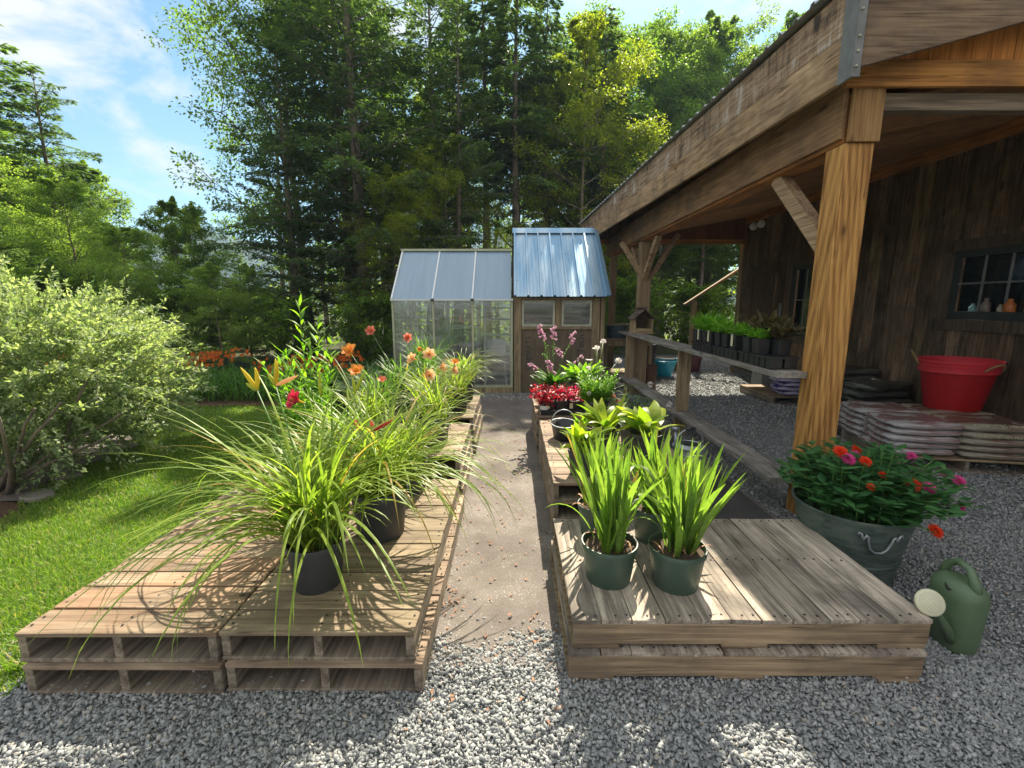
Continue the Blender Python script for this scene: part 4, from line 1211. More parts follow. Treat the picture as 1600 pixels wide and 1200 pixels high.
# ================================================================ GREENHOUSE
GX0, GX1, GY0, GY1 = -2.12, .02, 8.2, 10.1
EV, RG = 1.66, 2.60
gh = thing('greenhouse', 'small clear panelled greenhouse with pale frame beside the blue roofed shed', 'greenhouse', (-1.05, 8.2, 0))
YM = (GY0 + GY1) / 2
def gpart(name, mat, par=gh):
    return lambda mb, **k: mb.build(name, mat, par, world=True, **k)
mb = MB(); mb.box(GX0-.03, GX1, GY0-.02, GY0+.04, 0, .10); mb.box(GX0-.03, GX1, GY1-.04, GY1+.02, 0, .10); mb.box(GX0-.03, GX0+.03, GY0+.041, GY1-.041, 0, .10)
gpart('base', M['post_z'])(mb)
bays = [GX0, -1.40, -.70, -.005]
mb = MB()
for x in bays:
    for y in (GY0, GY1): mb.box(x-.018, x+.018, y-.018, y+.018, .101, EV)
for y in (GY0, GY1):
    mb.box(GX0-.02, GX1, y-.024, y+.024, EV+.001, EV+.05)
for a, b in zip(bays[:-1], bays[1:]):
    for y in (GY0, GY1):
        mb.box(a+.019, b-.019, y-.012, y+.012, .101, .15)
mb.bar((GX0+.03, GY0+.03, EV-.05), (-1.45, GY0+.03, .45), .02, .025)
mb.bar((GX0, GY0, EV+.05), (GX0, YM, RG), .04, .035); mb.bar((GX0, GY1, EV+.05), (GX0, YM, RG), .04, .035)
mb.box(GX0-.018, GX0+.018, YM-.4-.018, YM-.4+.018, .101, 2.15); mb.box(GX0-.018, GX0+.018, YM+.4-.018, YM+.4+.018, .101, 2.15)
gpart('frame', M['alu'])(mb)
for a, b in zip(bays[:-1], bays[1:]):
    for y in (GY0, GY1):
        mb = MB(); mb.box(a+.019, b-.019, y-.003, y+.003, .151, EV-.001); gpart('wall_pane', M['pane'])(mb)
mb = MB(); x = GX0
mb.add([(x, GY0+.02, .12), (x, GY1-.02, .12), (x, GY1-.02, EV+.04), (x, YM, RG-.03), (x, GY0+.02, EV+.04)], [(0,1,2,3,4)]); gpart('end_pane', M['pane'])(mb)
for (ya, za, yb, zb, nm) in ((GY0-.05, EV+.03, YM, RG, 'f'), (GY1+.05, EV+.03, YM, RG, 'b')):
    for a, b in zip(bays[:-1], bays[1:]):
        mb = MB(); mb.add([(a+.012, ya, za), (b-.012, ya, za), (b-.012, yb, zb), (a+.012, yb, zb), (a+.012, ya, za+.008), (b-.012, ya, za+.008), (b-.012, yb, zb+.008), (a+.012, yb, zb+.008)],
               [(0,3,2,1),(4,5,6,7),(0,1,5,4),(1,2,6,5),(2,3,7,6),(3,0,4,7)])
        gpart('roof_panel', M['poly'])(mb)
mb = MB()
for x in bays[:-1]:
    mb.bar((x, GY0-.06, EV+.035), (x, YM, RG+.012), .03, .03); mb.bar((x, GY1+.06, EV+.035), (x, YM, RG+.012), .03, .03)
mb.bar((GX0-.02, GY0-.055, EV+.02), (GX1, GY0-.055, EV+.02), .05, .03)
gpart('glazing_bar', M['alu_white'])(mb)
mb = MB(); mb.box(GX0-.03, GX1-.02, YM-.04, YM+.04, RG+.015, RG+.055); gpart('ridge', M['alu'])(mb)
mb = MB()
for x in bays[1:-1]: mb.box(x-.03, x+.03, GY0-.09, GY0-.06, EV+.0, EV+.035)
gpart('bar_clip', M['black_pl'])(mb)
# shelving inside the greenhouse
def inside(name, label, cat, loc, parts, group=None):
    o = thing(name, label, cat, loc, 0, group)
    for nm, mat, mb, sm in parts: mb.build(nm, mat, o, sm, bevel=0 if sm else .003)
    return o
def rack(x, y, w, d, hs, label):
    o = thing('shelf_rack', label, 'shelf rack', (x, y, 0), 0, 'white shelf racks inside the greenhouse')
    for z in hs:
        mb = MB(); mb.box(-w/2, w/2, -d/2, d/2, z, z+.022); mb.build('shelf', M['white'], o)
    for sx in (-1, 1):
        for sy in (-1, 1):
            mb = MB(); mb.box(sx*w/2-.012, sx*w/2+.012, sy*(d/2+.013)-.011, sy*(d/2+.013)+.011, 0, hs[-1]+.1); mb.build('leg', M['white'], o)
rack(-1.02, 9.55, .62, .34, (.35, .75, 1.15, 1.52), 'white shelf rack behind the middle greenhouse panes')
rack(-.28, 9.0, .5, .34, (.22, .62, 1.0, 1.3, 1.52), 'white shelf rack behind the greenhouse panes next to the shed')
rack(-1.75, 9.6, .6, .34, (.45, .9, 1.3), 'white shelf rack in the left end of the greenhouse')
def grc():
    o = thing('plastic_chair', 'white plastic chair inside the greenhouse near the shed', 'chair', (-.30, 8.55, .12))
    mb = MB(); mb.box(-.19, .19, -.19, .17, .42, .45); mb.build('seat', M['white'], o, bevel=.01)
    mb = MB(); mb.box(-.18, .18, .16, .19, .50, .82); mb.build('backrest', M['white'], o, bevel=.01)
    for sx in (-1, 1):
        for sy in (-1, 1):
            mb = MB(); mb.bar((sx*.2, sy*.2, 0), (sx*.165, sy*.165, .42), .03, .03); mb.build('leg', M['white'], o)
grc()
def bushpot(name, label, loc, n, L, Wd, mat, seed, prof='ovate', t0=(5, 60), t1=(50, 110), h=.2, r=.11, potmat='grey_pl', stems=0, group=None, cat='potted plant'):
    rs = rs_(seed)
    o = thing(name, label, cat, loc, 0, group)
    pot(o, r, h, M[potmat])
    V, F = straps(rs, n, r*.6, L, Wd, t0, t1, h*.9, seg=5, prof=prof)
    foliage('leaves', (V, F), M[mat], o, True)
    return o
def pot(o, r, h, mat, rim=True, name='pot', n=36):
    mb = MB(); b = r * .8
    prof = [(b*.97, 0), (b, .006), (r*.955, h*.84), (r*.955, h*.845), (r*1.0, h*.86), (r*1.02, h*.99), (r*1.01, h), (r*.965, h), (r*.93, h*.84)]
    mb.lathe(prof, n=n)
    p = mb.build(name, mat, o, True, angle=50)
    s_ = MB(); s_.lathe([(0.0, h*.87), (r*.5, h*.885), (r*.93, h*.86)], n=20, capb=False); s_.build('soil', M['soil'], p, True)
    return p
bushpot('potted_plant', 'leafy green plant inside the greenhouse middle bay', (-1.0, 8.75, 0), 70, (.25, .6), (.05, .09), 'lf_mid', 5, h=.3, r=.17, t0=(0, 50), t1=(20, 100))
bushpot('potted_plant', 'leafy green plant inside the greenhouse left bay', (-1.8, 8.7, 0), 70, (.3, .7), (.04, .08), 'lf_grey', 6, h=.3, r=.17, t0=(0, 50), t1=(20, 100))
bushpot('potted_plant', 'tall narrow leaved plant at the back of the greenhouse middle bay', (-1.3, 9.2, 0), 60, (.9, 1.45), (.03, .05), 'lf_mid', 7, h=.3, r=.17, prof='strap', t0=(0, 22), t1=(15, 60))

# ================================================================ SHED
SX0, SX1 = .03, 1.68
sh = thing('shed', 'plywood garden shed with a shiny blue ribbed metal roof', 'shed', (.85, 8.2, 0))
SE, SRg, SYR = 1.735, 3.03, 9.45
mb = MB()
mb.box(SX0+.03, SX1-.06, 8.235, 8.247, .0, 1.16)
ply = mb.build('plywood_wall', M['ply'], sh, world=True)
mb = MB(); mb.box(SX0+.01, SX0+.02, 8.3, 10.4, 0, 1.9); mb.box(SX1-.02, SX1-.01, 8.3, 10.4, 0, 1.9); mb.box(SX0+.021, SX1-.021, 10.35, 10.37, 0, 1.9); mb.build('side_wall', M['ply'], sh, world=True)
for x, w in ((.10, .13), (.825, .10), (1.50, .13)):
    mb = MB(); z0 = 0 if x != .825 else 1.17
    mb.box(x-w/2, x+w/2, 8.19, 8.232, z0, 1.72); mb.build('upright', M['post_z'], sh, world=True, bevel=.003)
mb = MB(); mb.box(SX1-.1, SX1-.03, 8.17, 8.232, 0, 1.72); mb.build('upright', M['post_z'], sh, world=True, bevel=.003)
mb = MB(); mb.box(.166, 1.434, 8.195, 8.232, 1.165, 1.20); mb.box(.166, 1.434, 8.195, 8.232, 1.68, 1.72); mb.build('rail', M['post_z'], sh, world=True)
for a, b in ((.175, .765), (.885, 1.425)):
    fr = MB(); t = .035
    fr.box(a, b, 8.205, 8.24, 1.21, 1.21+t); fr.box(a, b, 8.205, 8.24, 1.67-t, 1.67); fr.box(a, a+t, 8.205, 8.24, 1.21+t, 1.67-t); fr.box(b-t, b, 8.205, 8.24, 1.21+t, 1.67-t)
    w = fr.build('window', plain('pale_sash', (.50,.49,.38), .5, bump=0), sh, world=True)
    g = MB(); g.box(a+t, b-t, 8.222, 8.226, 1.21+t, 1.67-t); g.build('pane', M['pane'], w, world=True)
def lettering(txt, x, z, size, par):
    o = textmesh(txt, size, .0008, M['black_pl']); o.parent = par
    w = wloc(par); o.location = (x - w.x, 8.2335 - w.y, z - w.z); o.rotation_euler = (R(90), R(-90), 0)
    return o
lettering('OSMARTS', .345, .42, .14, ply)
lettering('Tech', 1.30, .72, .17, ply)
# ribbed metal roof
def ribroof():
    mb = MB(); p = []; x = SX0 - .01
    xe = SX1 + .02; ribs = [SX0 + .0 + i * .228 for i in range(8)]
    xs = []
    for rb in ribs:
        xs += [(rb-.0001, 0), (rb+.010, .034), (rb+.036, .034), (rb+.046, 0), (rb+.105, 0), (rb+.11, .004), (rb+.122, .004), (rb+.127, 0), (rb+.165, 0), (rb+.17, .004), (rb+.182, .004), (rb+.187, 0)]
    xs = [q for q in xs if q[0] <= xe]
    sl = (SRg - SE) / (SYR - 7.98)
    nrm = Vector((0, -sl, 1)).normalized()
    for (y, z) in ((7.98, SE), (SYR, SRg)):
        for (xx, d) in xs:
            q = Vector((xx, y, z)) + nrm * d; p.append(tuple(q))
    n = len(xs); mb.add(p, [(i, i+1, n+i+1, n+i) for i in range(n-1)])
    p = []
    for (y, z) in ((SYR, SRg), (10.55, 1.98)):
        for (xx, d) in xs: p.append((xx, y, z + d))
    mb.add(p, [(i, i+1, n+i+1, n+i) for i in range(n-1)])
    o = mb.build('metal_roof', M['roofmetal'], sh, world=True)
    s_ = o.modifiers.new('thick', 'SOLIDIFY'); s_.thickness = .003; s_.offset = -1
    mb = MB()
    for zq in (.22, .62, .9):
        for i, rb in enumerate(ribs[:-1]):
            if (i + int(zq*10)) % 2 and i: continue
            y = 7.98 + (SYR - 7.98) * zq; z = SE + (SRg - SE) * zq
            mb.lathe([(.009, 0), (.007, .007), (.0, .008)], (rb + .075, y, z + .001), 8)
    mb.build('screw', M['black_pl'], o, world=True)
    mb = MB(); v = []
    for (yy, zz) in ((SYR-.10, SRg-.066), (SYR, SRg+.045), (SYR+.10, SRg-.05)):
        v += [(SX0-.02, yy, zz+.02), (SX1-.04, yy, zz+.02)]
    mb.add(v, [(0,1,3,2), (2,3,5,4)]); c = mb.build('ridge_cap', M['roofmetal'], sh, world=True)
    s_ = c.modifiers.new('thick', 'SOLIDIFY'); s_.thickness = .004
    mb = MB(); v = []
    x = SX1 + .005
    mb.bar((x, 7.98, SE+.01), (x, SYR, SRg+.01), .05, .03); mb.build('edge_trim', M['roofmetal'], sh, world=True)
    mb = MB()
    for xx in (SX0+.02, SX1-.04):
        mb.add([(xx, 8.25, 1.73), (xx+.012, 8.25, 1.73), (xx+.012, 10.35, 1.90), (xx, 10.35, 1.90), (xx, SYR, SRg-.05), (xx+.012, SYR, SRg-.05), (xx, 8.25, 1.92), (xx+.012, 8.25, 1.92)], [(0,3,4,6), (1,7,5,2), (0,6,7,1), (3,2,5,4), (6,4,5,7), (0,1,2,3)])
    mb.build('gable_wall', M['ply'], sh, world=True)
ribroof()

# ================================================================ POTTED PLANTS
def rotm(d, roll=0.0):
    q = Vector(d).to_track_quat('Z', 'Y').to_matrix()
    return np.array(q @ Matrix.Rotation(roll, 3, 'Z'))
def flower(par, pos, d, size, mat, seed, name='flower', throat='pt_throat', openn=1.0, label=None):
    rs = rs_(seed)
    V, F = straps(rs, 6, .0, (size, size*1.08), (size*.58, size*.70), (14, 20), (60*openn, 98*openn), 0, seg=6, az=np.arange(6)*np.pi/3 + rs.uniform(-.06, .06, 6), prof='petal', curl=.05, twist=.05, keel=-.25, p=1.1,
                  base=np.zeros((6, 3)))
    V = V @ rotm(d, rs.uniform(0, 3)).T + np.array(pos)
    o = foliage(name, (V, F), M[mat], par, True)
    if label: o['label'] = label
    mb = MB(); dv = Vector(d).normalized()
    mb.tube([Vector(pos) - dv*size*.35, Vector(pos), Vector(pos) + dv*size*.28], [size*.05, size*.09, size*.16], 8, False)
    mb.build('throat', M[throat], o, True)
    mb = MB()
    for k in range(5):
        s_ = Vector(pos) + dv*size*.1; e = s_ + dv*size*.65 + Vector(rs.uniform(-.15, .15, 3))*size; mb.tube([s_, e], size*.018, 4)
    mb.build('stamen', M['pt_yellow'], o)
    return o
def bud(par, pos, d, L, r, mat, label=None):
    dv = Vector(d).normalized(); p = Vector(pos)
    side = dv.cross(Vector((0, 0, 1))); side = side.normalized() if side.length > .01 else Vector((1, 0, 0))
    pts = [p + dv*L*t + side*L*.05*math.sin(3*t) for t in (0, .15, .35, .6, .85, 1)]
    mb = MB(); mb.tube(pts, [r*.4, r*.7, r, r*.95, r*.55, r*.12], 8)
    o = mb.build('bud', M[mat], par, True)
    if label: o['label'] = label
    return o
def daylily(label, x, y, z, seed, n, L, Wd, r=.12, h=.24, leaf='lf_day', stalks=(), t0=(2, 32), t1=(60, 135), potmat='grey_pl', az=None, p=1.5):
    rs = rs_(seed)
    o = thing('potted_daylily', label, 'potted daylily', (x, y, z), 0, 'daylilies in pots on the left pallets')
    pot(o, r, h, M[potmat])
    fl = floorfn(x, y, z)
    k = int(n * .78)
    V1, F1 = straps(rs, k, r*.7, L, Wd, t0, t1, h*.86, seg=10, floor=fl, az=az(rs, k) if az else None, p=p, curl=.25)
    V2, F2 = straps(rs, n - k, r*.8, (L[0]*.3, L[0]*.9), Wd, (0, 30), (20, 80), h*.86, seg=6, floor=fl)
    parts_ = [(V1, F1), (V2, F2)]
    if seed == 101: parts_.append(straps(rs, 46, r*.7, (.75, 1.15), Wd, (20, 45), (120, 172), h*.86, seg=12, floor=fl, az=rs.uniform(2.3, 5.6, 46), p=1.3, curl=.2))
    if seed == 102: parts_.append(straps(rs, 50, r*.7, (.7, 1.05), Wd, (20, 45), (120, 172), h*.86, seg=12, floor=fl, az=rs.uniform(-1.4, .6, 50), p=1.3, curl=.2))
    foliage('leaves', parts_, M[leaf], o, True)
    for (tip, kind, *ex) in stalks:
        tp = Vector(tip) - Vector((x, y, z)); b = Vector((tp.x*.12, tp.y*.12, h*.86))
        m = b.lerp(tp, .5) + Vector((-(tp.x)*.12, -(tp.y)*.12, .03))
        pts = [b, b.lerp(m, .5), m, m.lerp(tp, .55), tp]
        mb = MB(); mb.tube(pts, [.005, .0045, .004, .0035, .003], 6)
        st = mb.build('stem', M['stem'], o, True)
        if kind == 'buds':
            for (d, L_, mt) in ex[0]:
                bud(o, tp, d, L_, .011, mt)
        else:
            flower(o, tp + Vector(ex[0]).normalized()*.02, ex[0], ex[1], kind, seed + len(o.children))
            if len(ex) > 2:
                for (d, L_, mt) in ex[2]: bud(o, tp - Vector((0, 0, .03)), d, L_, .009, mt)
    return o
C_ = 'pt_bud'; Y_ = 'pt_yellow'
daylily('nearest daylily with a huge fountain of narrow leaves in a dark pot', -.95, 2.03, .2765, 101, 290, (.50, 1.05), (.010, .018), .135, .235,
        stalks=[((-1.21, 2.12, 1.22), 'buds', [((-.55, 0, .9), .13, Y_), ((-.05, .1, 1), .11, Y_), ((-.5, 0, .35), .06, C_)]),
                ((-1.13, 2.14, 1.24), 'buds', [((.02, .1, 1), .13, Y_), ((.18, 0, 1), .12, Y_), ((1, -.1, .42), .13, 'pt_peach'), ((-.5, 0, .9), .07, 'pt_bud')])])
daylily('second daylily behind the nearest one in a wide dark pot by the path edge', -.78, 2.52, .2765, 102, 230, (.50, 1.0), (.010, .018), .165, .29,
        stalks=[((-.80, 2.55, .90), 'buds', [((.9, 0, .5), .14, 'pt_red'), ((-.3, 0, 1), .07, 'pt_coral')]), ((-.90, 2.6, .88), 'buds', [((-.4, 0, 1), .09, 'pt_coral')])])
daylily('daylily with one dark red flower above the lawn side of the front stack', -1.16, 2.72, .2765, 103, 125, (.45, .78), (.010, .017), .14, .25,
        stalks=[((-1.26, 2.68, 1.04), 'pt_red', (-.45, -.6, .35), .085, []), ((-1.20, 2.80, 1.05), 'buds', [((.02, 0, 1), .17, C_)]),
                ((-1.02, 2.9, 1.05), 'buds', [((.45, 0, .9), .17, C_), ((-.1, 0, 1), .10, C_)])])
daylily('daylily at the back edge of the front stack near the path', -.74, 3.14, .2765, 104, 110, (.40, .65), (.010, .016), .13, .23)
daylily('low daylily at the back of the front stack near the lawn', -1.25, 3.2, .2765, 105, 100, (.35, .6), (.010, .016), .12, .22, leaf='lf_day2',
        stalks=[((-1.18, 3.2, .95), 'buds', [((.1, 0, 1), .09, C_)])])
daylily('daylily with an orange flower on the second stack lawn side', -1.22, 3.80, .415, 106, 100, (.36, .60), (.010, .016), .13, .24,
        stalks=[((-1.33, 3.86, 1.02), 'pt_orange', (.1, -.5, .7), .085, []), ((-1.10, 3.8, .96), 'pt_coral', (.1, -.4, .6), .05, [])])
daylily('daylily in a dark pot in front of the peach flowers on the second stack', -.68, 3.85, .415, 107, 120, (.38, .64), (.009, .014), .14, .24,
        stalks=[((-.66, 4.0, 1.00), 'buds', [((.1, 0, 1), .06, C_)])])
daylily('daylily with six peach flowers on the second stack', -.80, 4.25, .415, 108, 105, (.36, .60), (.009, .014), .14, .25,
        stalks=[((-.82, 4.50, 1.11), 'pt_peach', (.1, -.9, .4), .085), ((-.95, 4.50, 1.07), 'pt_peach', (-.6, -.7, .3), .08), ((-.80, 4.35, .93), 'pt_peach', (.2, -1, .3), .085),
                ((-.72, 4.40, 1.00), 'pt_peach', (.8, -.4, .2), .07), ((-.60, 4.40, .98), 'pt_peach', (.7, -.5, .1), .065), ((-.565, 4.42, 1.02), 'pt_orange', (.2, -.3, .8), .06)])
daylily('daylily with a bright orange flower rising at the lawn corner of the second stack', -1.28, 4.30, .415, 109, 100, (.35, .6), (.010, .015), .13, .24, leaf='lf_day2',
        stalks=[((-1.54, 4.35, 1.14), 'pt_orange', (-.1, -.6, .6), .10, [])])
daylily('fine leaved daylily nearest the greenhouse beside the path', -.62, 5.70, .415, 110, 190, (.42, .72), (.008, .012), .15, .26, t1=(80, 150))
daylily('daylily on the third stack beside the path edge', -.62, 5.02, .415, 111, 120, (.35, .6), (.009, .013), .13, .24, potmat='black_pl')
daylily('daylily with a coral flower at the lawn side of the third stack', -1.28, 5.10, .415, 112, 120, (.40, .65), (.010, .015), .13, .24, leaf='lf_day2',
        stalks=[((-1.62, 5.3, 1.28), 'pt_coral', (0, -.7, .4), .085, [])])
daylily('tall leaved daylily with a dusty pink flower before the greenhouse', -1.10, 5.68, .415, 113, 150, (.45, .8), (.010, .015), .15, .26, leaf='lf_day2', t0=(0, 20), t1=(30, 110),
        stalks=[((-1.24, 5.45, 1.22), 'pt_coral', (.1, -.9, .1), .075, []), ((-1.12, 5.45, 1.10), 'pt_orange', (.5, -.9, -.3), .05, [])])
daylily('daylily between the coral flower and the fine leaved plant', -.98, 5.15, .415, 114, 95, (.35, .6), (.009, .014), .13, .24)

# iris pots
def iris(label, x, y, z, seed, n, r=.135, h=.20, L=(.35, .62), potmat='green_pl', out=(6, 34)):
    rs = rs_(seed)
    o = thing('potted_iris', label, 'potted iris', (x, y, z), 0, 'iris pots on the right pallets')
    pot(o, r, h, M[potmat])
    parts = []
    nf = max(3, n // 6)
    for f in range(nf):
        a = rs.uniform(0, 2*np.pi); rr0 = r*.55*math.sqrt(rs.uniform(0, 1)); k = 6
        bx, by = rr0*math.cos(a), rr0*math.sin(a); fa_ = rs.uniform(0, np.pi)
        base = np.stack([bx + np.linspace(-.012, .012, k)*math.cos(fa_), by + np.linspace(-.012, .012, k)*math.sin(fa_), np.full(k, h*.86)], 1)
        az = np.where(np.linspace(-1, 1, k) < 0, fa_ + np.pi, fa_) + rs.uniform(-.3, .3, k)
        tt = np.abs(np.linspace(-1, 1, k))
        for j in range(k):
            parts.append(straps(rs, 1, 0, (L[0] + (L[1]-L[0])*(1-tt[j])*.9, L[1]), (.022, .034), (2 + tt[j]*out[0], 5 + tt[j]*20), (4 + tt[j]*out[1]*.5, 10 + tt[j]*(out[1]+14)), seg=6, base=base[j:j+1], az=az[j:j+1], prof='sword', twist=1.2, keel=.1, floor=floorfn(x, y, z)))
    for q in range(max(3, n//12)):
        a = rs.uniform(0, 2*np.pi); parts.append(straps(rs, 1, r*.5, (L[0], L[1]), (.018, .028), (5, 25), (75, 135), h*.86, seg=10, p=2.6, prof='sword', twist=.9, keel=.1, floor=floorfn(x, y, z)))
    foliage('leaves', parts, M['lf_iris'], o, True)
    dead = [straps(rs, 5, r*.7, (.08, .2), (.008, .016), (10, 60), (90, 170), h*.9, seg=5, floor=floorfn(x, y, z))]
    foliage('withered_leaves', dead, plain('withered_leaf', (.36, .20, .11), .8), o, True)
    return o
iris('left front iris with sword leaves in a green pot', .48, 2.07, .2765, 201, 54, L=(.30, .58), out=(8, 44))
iris('right front iris with spreading sword leaves in a green pot', .80, 2.03, .2765, 202, 54, out=(12, 56), L=(.30, .58))
iris('iris in a green pot behind the left front iris by the path', .50, 2.52, .2765, 203, 46, r=.11, h=.19, L=(.26, .5), out=(10, 50))
iris('iris in a green pot behind the right front iris', .82, 2.46, .2765, 204, 48, r=.12, L=(.28, .52), out=(10, 40))

# broad leaved plants on the second right stack
def broad(label, x, y, z, seed, n, L, Wd, mat='lf_broad', r=.12, h=.2, t0=(15, 45), t1=(50, 100), potmat='grey_pl', name='broadleaf_plant', group='broad leaved pots on the right pallets', az=None):
    rs = rs_(seed); o = thing(name, label, 'potted plant', (x, y, z), 0, group)
    pot(o, r, h, M[potmat])
    V, F = straps(rs, n, r*.35, L, Wd, t0, t1, h*.88, seg=9, prof='ovate', keel=.18, floor=floorfn(x, y, z), az=az, curl=.35, twist=.55)
    foliage('leaves', (V, F), M[mat], o, True)
    return o
broad('lime green long leaved plant in a dark pot beside the path', .50, 3.12, .415, 301, 34, (.18, .32), (.05, .075), t0=(2, 50), t1=(40, 120), r=.10, h=.19)
broad('yellow green broad leaved plant between the two dark pots', .72, 3.35, .415, 302, 26, (.22, .36), (.06, .09), t0=(5, 60), t1=(40, 115), r=.10, h=.26)
broad('plant with three very large yellow green leaves by the watering cans', .98, 3.22, .415, 303, 18, (.28, .42), (.085, .125), t0=(12, 50), t1=(50, 115), r=.12, h=.28)
broad('pale leafy plant behind the broad leaved pots', 1.02, 3.75, .415, 304, 44, (.10, .2), (.03, .05), mat='lf_grey', t0=(0, 60), t1=(30, 90), r=.10, h=.16)
broad('small spiky leaved plant beside the wire basket', .62, 3.85, .415, 305, 26, (.10, .2), (.02, .03), mat='lf_lime', t0=(0, 50), t1=(20, 80), r=.09, h=.15)
broad('dwarf white edged plant at the back of the second right stack', .95, 4.25, .415, 306, 60, (.08, .16), (.02, .03), mat='lf_grey', t0=(0, 60), t1=(40, 100), r=.10, h=.14)
# wire basket
o = thing('wire_basket', 'oval silver wire handled basket on the second right stack', 'basket', (.47, 4.0, .415))
mb = MB(); mb.lathe([(.11, .0), (.12, .01), (.15, .13), (.155, .135), (.145, .135), (.115, .02)], n=24, sx=.75, sy=1.1); mb.build('basket_body', M['black_pl'], o, True)
mb = MB(); mb.tube([(.155*.75*math.cos(a), .155*1.1*math.sin(a), .14) for a in np.linspace(0, 2*math.pi, 25)], .006, 6); mb.tube([(.11*math.cos(a), .02, .14 + .12*math.sin(a)) for a in np.linspace(0, math.pi, 15)], .005, 6); mb.build('handle', M['zinc_can'], o, True)

# tall leafy flowering perennials
def spike_plant(label, x, y, z, seed, stems, hmax, L, Wd, leafmat_='lf_lime', name='leafy_perennial', group=None, r=.13, h=.24, lean=.12, dens=46, potted=True, up=(25, 60), spread=.06, tips=None, parts_extra=None):
    rs = rs_(seed); o = thing(name, label, 'potted plant' if potted else 'plant', (x, y, z), 0, group)
    if potted: pot(o, r, h, M['black_pl'])
    else: h = 0
    mb = MB(); parts = []
    for s_ in range(stems):
        a = rs.uniform(0, 2*np.pi); H = hmax * (1 if s_ == 0 else rs.uniform(.5, .9)); q = spread * (0 if s_ == 0 else 1)
        b = Vector((q*math.cos(a), q*math.sin(a), h*.86)); ln = lean * (0.15 if s_ == 0 else rs.uniform(.5, 1.3))
        pts = [b + Vector((ln*H*(t**1.5)*math.cos(a), ln*H*(t**1.5)*math.sin(a), (H-h)*t)) for t in np.linspace(0, 1, 8)]
        mb.tube(pts, [.005*(1-.6*i/7) for i in range(8)], 5)
        n = int(dens * H); t = np.linspace(.08, 1, n); pa = np.array([tuple(p_) for p_ in pts]); kk = t*7; ii = np.minimum(kk.astype(int), 6); fr = (kk-ii)[:, None]
        P = pa[ii]*(1-fr) + pa[np.minimum(ii+1, 7)]*fr
        az = np.arange(n)*2.4 + rs.uniform(-.4, .4, n)
        k_ = (1.12 - t)
        for u in range(0, n, 8):
            sl = slice(u, u+8); m_ = len(t[sl]); sc = float(np.clip(k_[sl].mean()*1.2, .5, 1))
            parts.append(straps(rs, m_, 0, (L[0]*sc, L[1]*sc), (Wd[0]*max(.6, sc), Wd[1]*max(.6, sc)), up, (up[0]+20, up[1]+35), seg=4, prof='ovate', base=P[sl], az=az[sl]))
    mb.build('stems', M['stem'], o, True)
    foliage('leaves', parts, M[leafmat_], o, True)
    return o
spike_plant('tall lime green leafy plant standing above the lawn edge', -1.72, 3.78, .0, 401, 13, 1.66, (.24, .33), (.034, .050), 'lf_lime', lean=.16, dens=28, h=.28, r=.17, up=(20, 58), spread=.09)
o = spike_plant('bushy bright green plant with pale scabious heads', .86, 4.55, .415, 402, 26, .66, (.07, .13), (.02, .034), 'lf_lime', lean=.22, dens=90, spread=.10)
def heads(o, items, mat, label, r=.028, base=(0, 0, .3)):
    for (tip, rr_) in items:
        tp = Vector(tip) - o.location; b = Vector(base)
        mb = MB(); mb.tube([b, b.lerp(tp, .5) + Vector((0, 0, .04)), tp], .0028, 5); mb.build('stem', M['stem'], o, True)
        rs = rs_(int(abs(tip[0]*1000))); n = 46
        D = rs.normal(0, 1, (n, 3)); D = D/np.linalg.norm(D, axis=1, keepdims=True); D[:, 2] = D[:, 2]*.8 + .1
        V, F = leaf_arrays(np.tile(np.array(tp), (n, 1)) + D*rr_*.35, D, np.tile([0, 0, 1.0], (n, 1)) + rs.normal(0, .4, (n, 3)), np.full(n, rr_*.75), np.full(n, rr_*.45), .2)
        f = foliage('flower', (V, F), M[mat], o); f['label'] = label
heads(o, [((1.12, 4.75, 1.03), .036), ((.90, 4.8, 1.16), .035), ((.97, 4.85, 1.22), .035), ((.80, 4.7, .96), .03), ((1.42, 4.6, .80), .036), ((1.52, 4.3, .66), .034),
          ((1.27, 4.5, .55), .03), ((1.36, 4.4, .55), .03), ((1.20, 4.4, .50), .03), ((1.30, 4.35, .48), .028), ((1.37, 4.3, .47), .028), ((.76, 4.4, .75), .025)], 'pt_white', 'pale round scabious head')
heads(o, [((1.02, 4.5, .70), .03), ((1.06, 4.45, .66), .026)], 'pt_coral', 'small red flower')
spike_plant('low narrow leaved plant at the right of the scabious pot', 1.12, 4.4, .415, 403, 10, .38, (.12, .22), (.006, .010), 'lf_grey', lean=.7, dens=60, r=.10, h=.18)

# red foliage plants in a nursery tray, third right stack
o = thing('coleus_tray', 'black nursery tray packed with bright red leaved plants', 'plant tray', (.62, 5.02, .415))
mb = MB(); mb.box(-.30, .30, -.17, .17, .0, .055, -.01, -.01); mb.build('tray', M['black_pl'], o, bevel=.004)
for i in range(4):
    for j in range(2):
        mb = MB(); cx, cy = -.21 + i*.14, -.08 + j*.16; mb.box(cx-.05, cx+.05, cy-.05, cy+.05, .056, .15, -.012, -.012); mb.build('pot', M['black_pl'], o, bevel=.003)
for cx in (-.225, .03):
    mb = MB(); mb.box(cx-.018, cx+.018, -.150, -.147, .07, .13); mb.build('plant_tag', M['cream'], o)
rs = rs_(501); n = 1100
C = np.stack([rs.uniform(-.40, .40, n), rs.uniform(-.22, .22, n), .15 + rs.uniform(0, .13, n)], 1); D = rs.normal(0, 1, (n, 3)); D[:, 2] = np.abs(D[:, 2])*.5
kk_ = C[:, 0] > .02 + rs.normal(0, .12, n)
LL_, WW_ = rs.uniform(.025, .06, n), rs.uniform(.014, .032, n); UU_ = np.tile([0, 0, 1.0], (n, 1)) + rs.normal(0, .5, (n, 3))
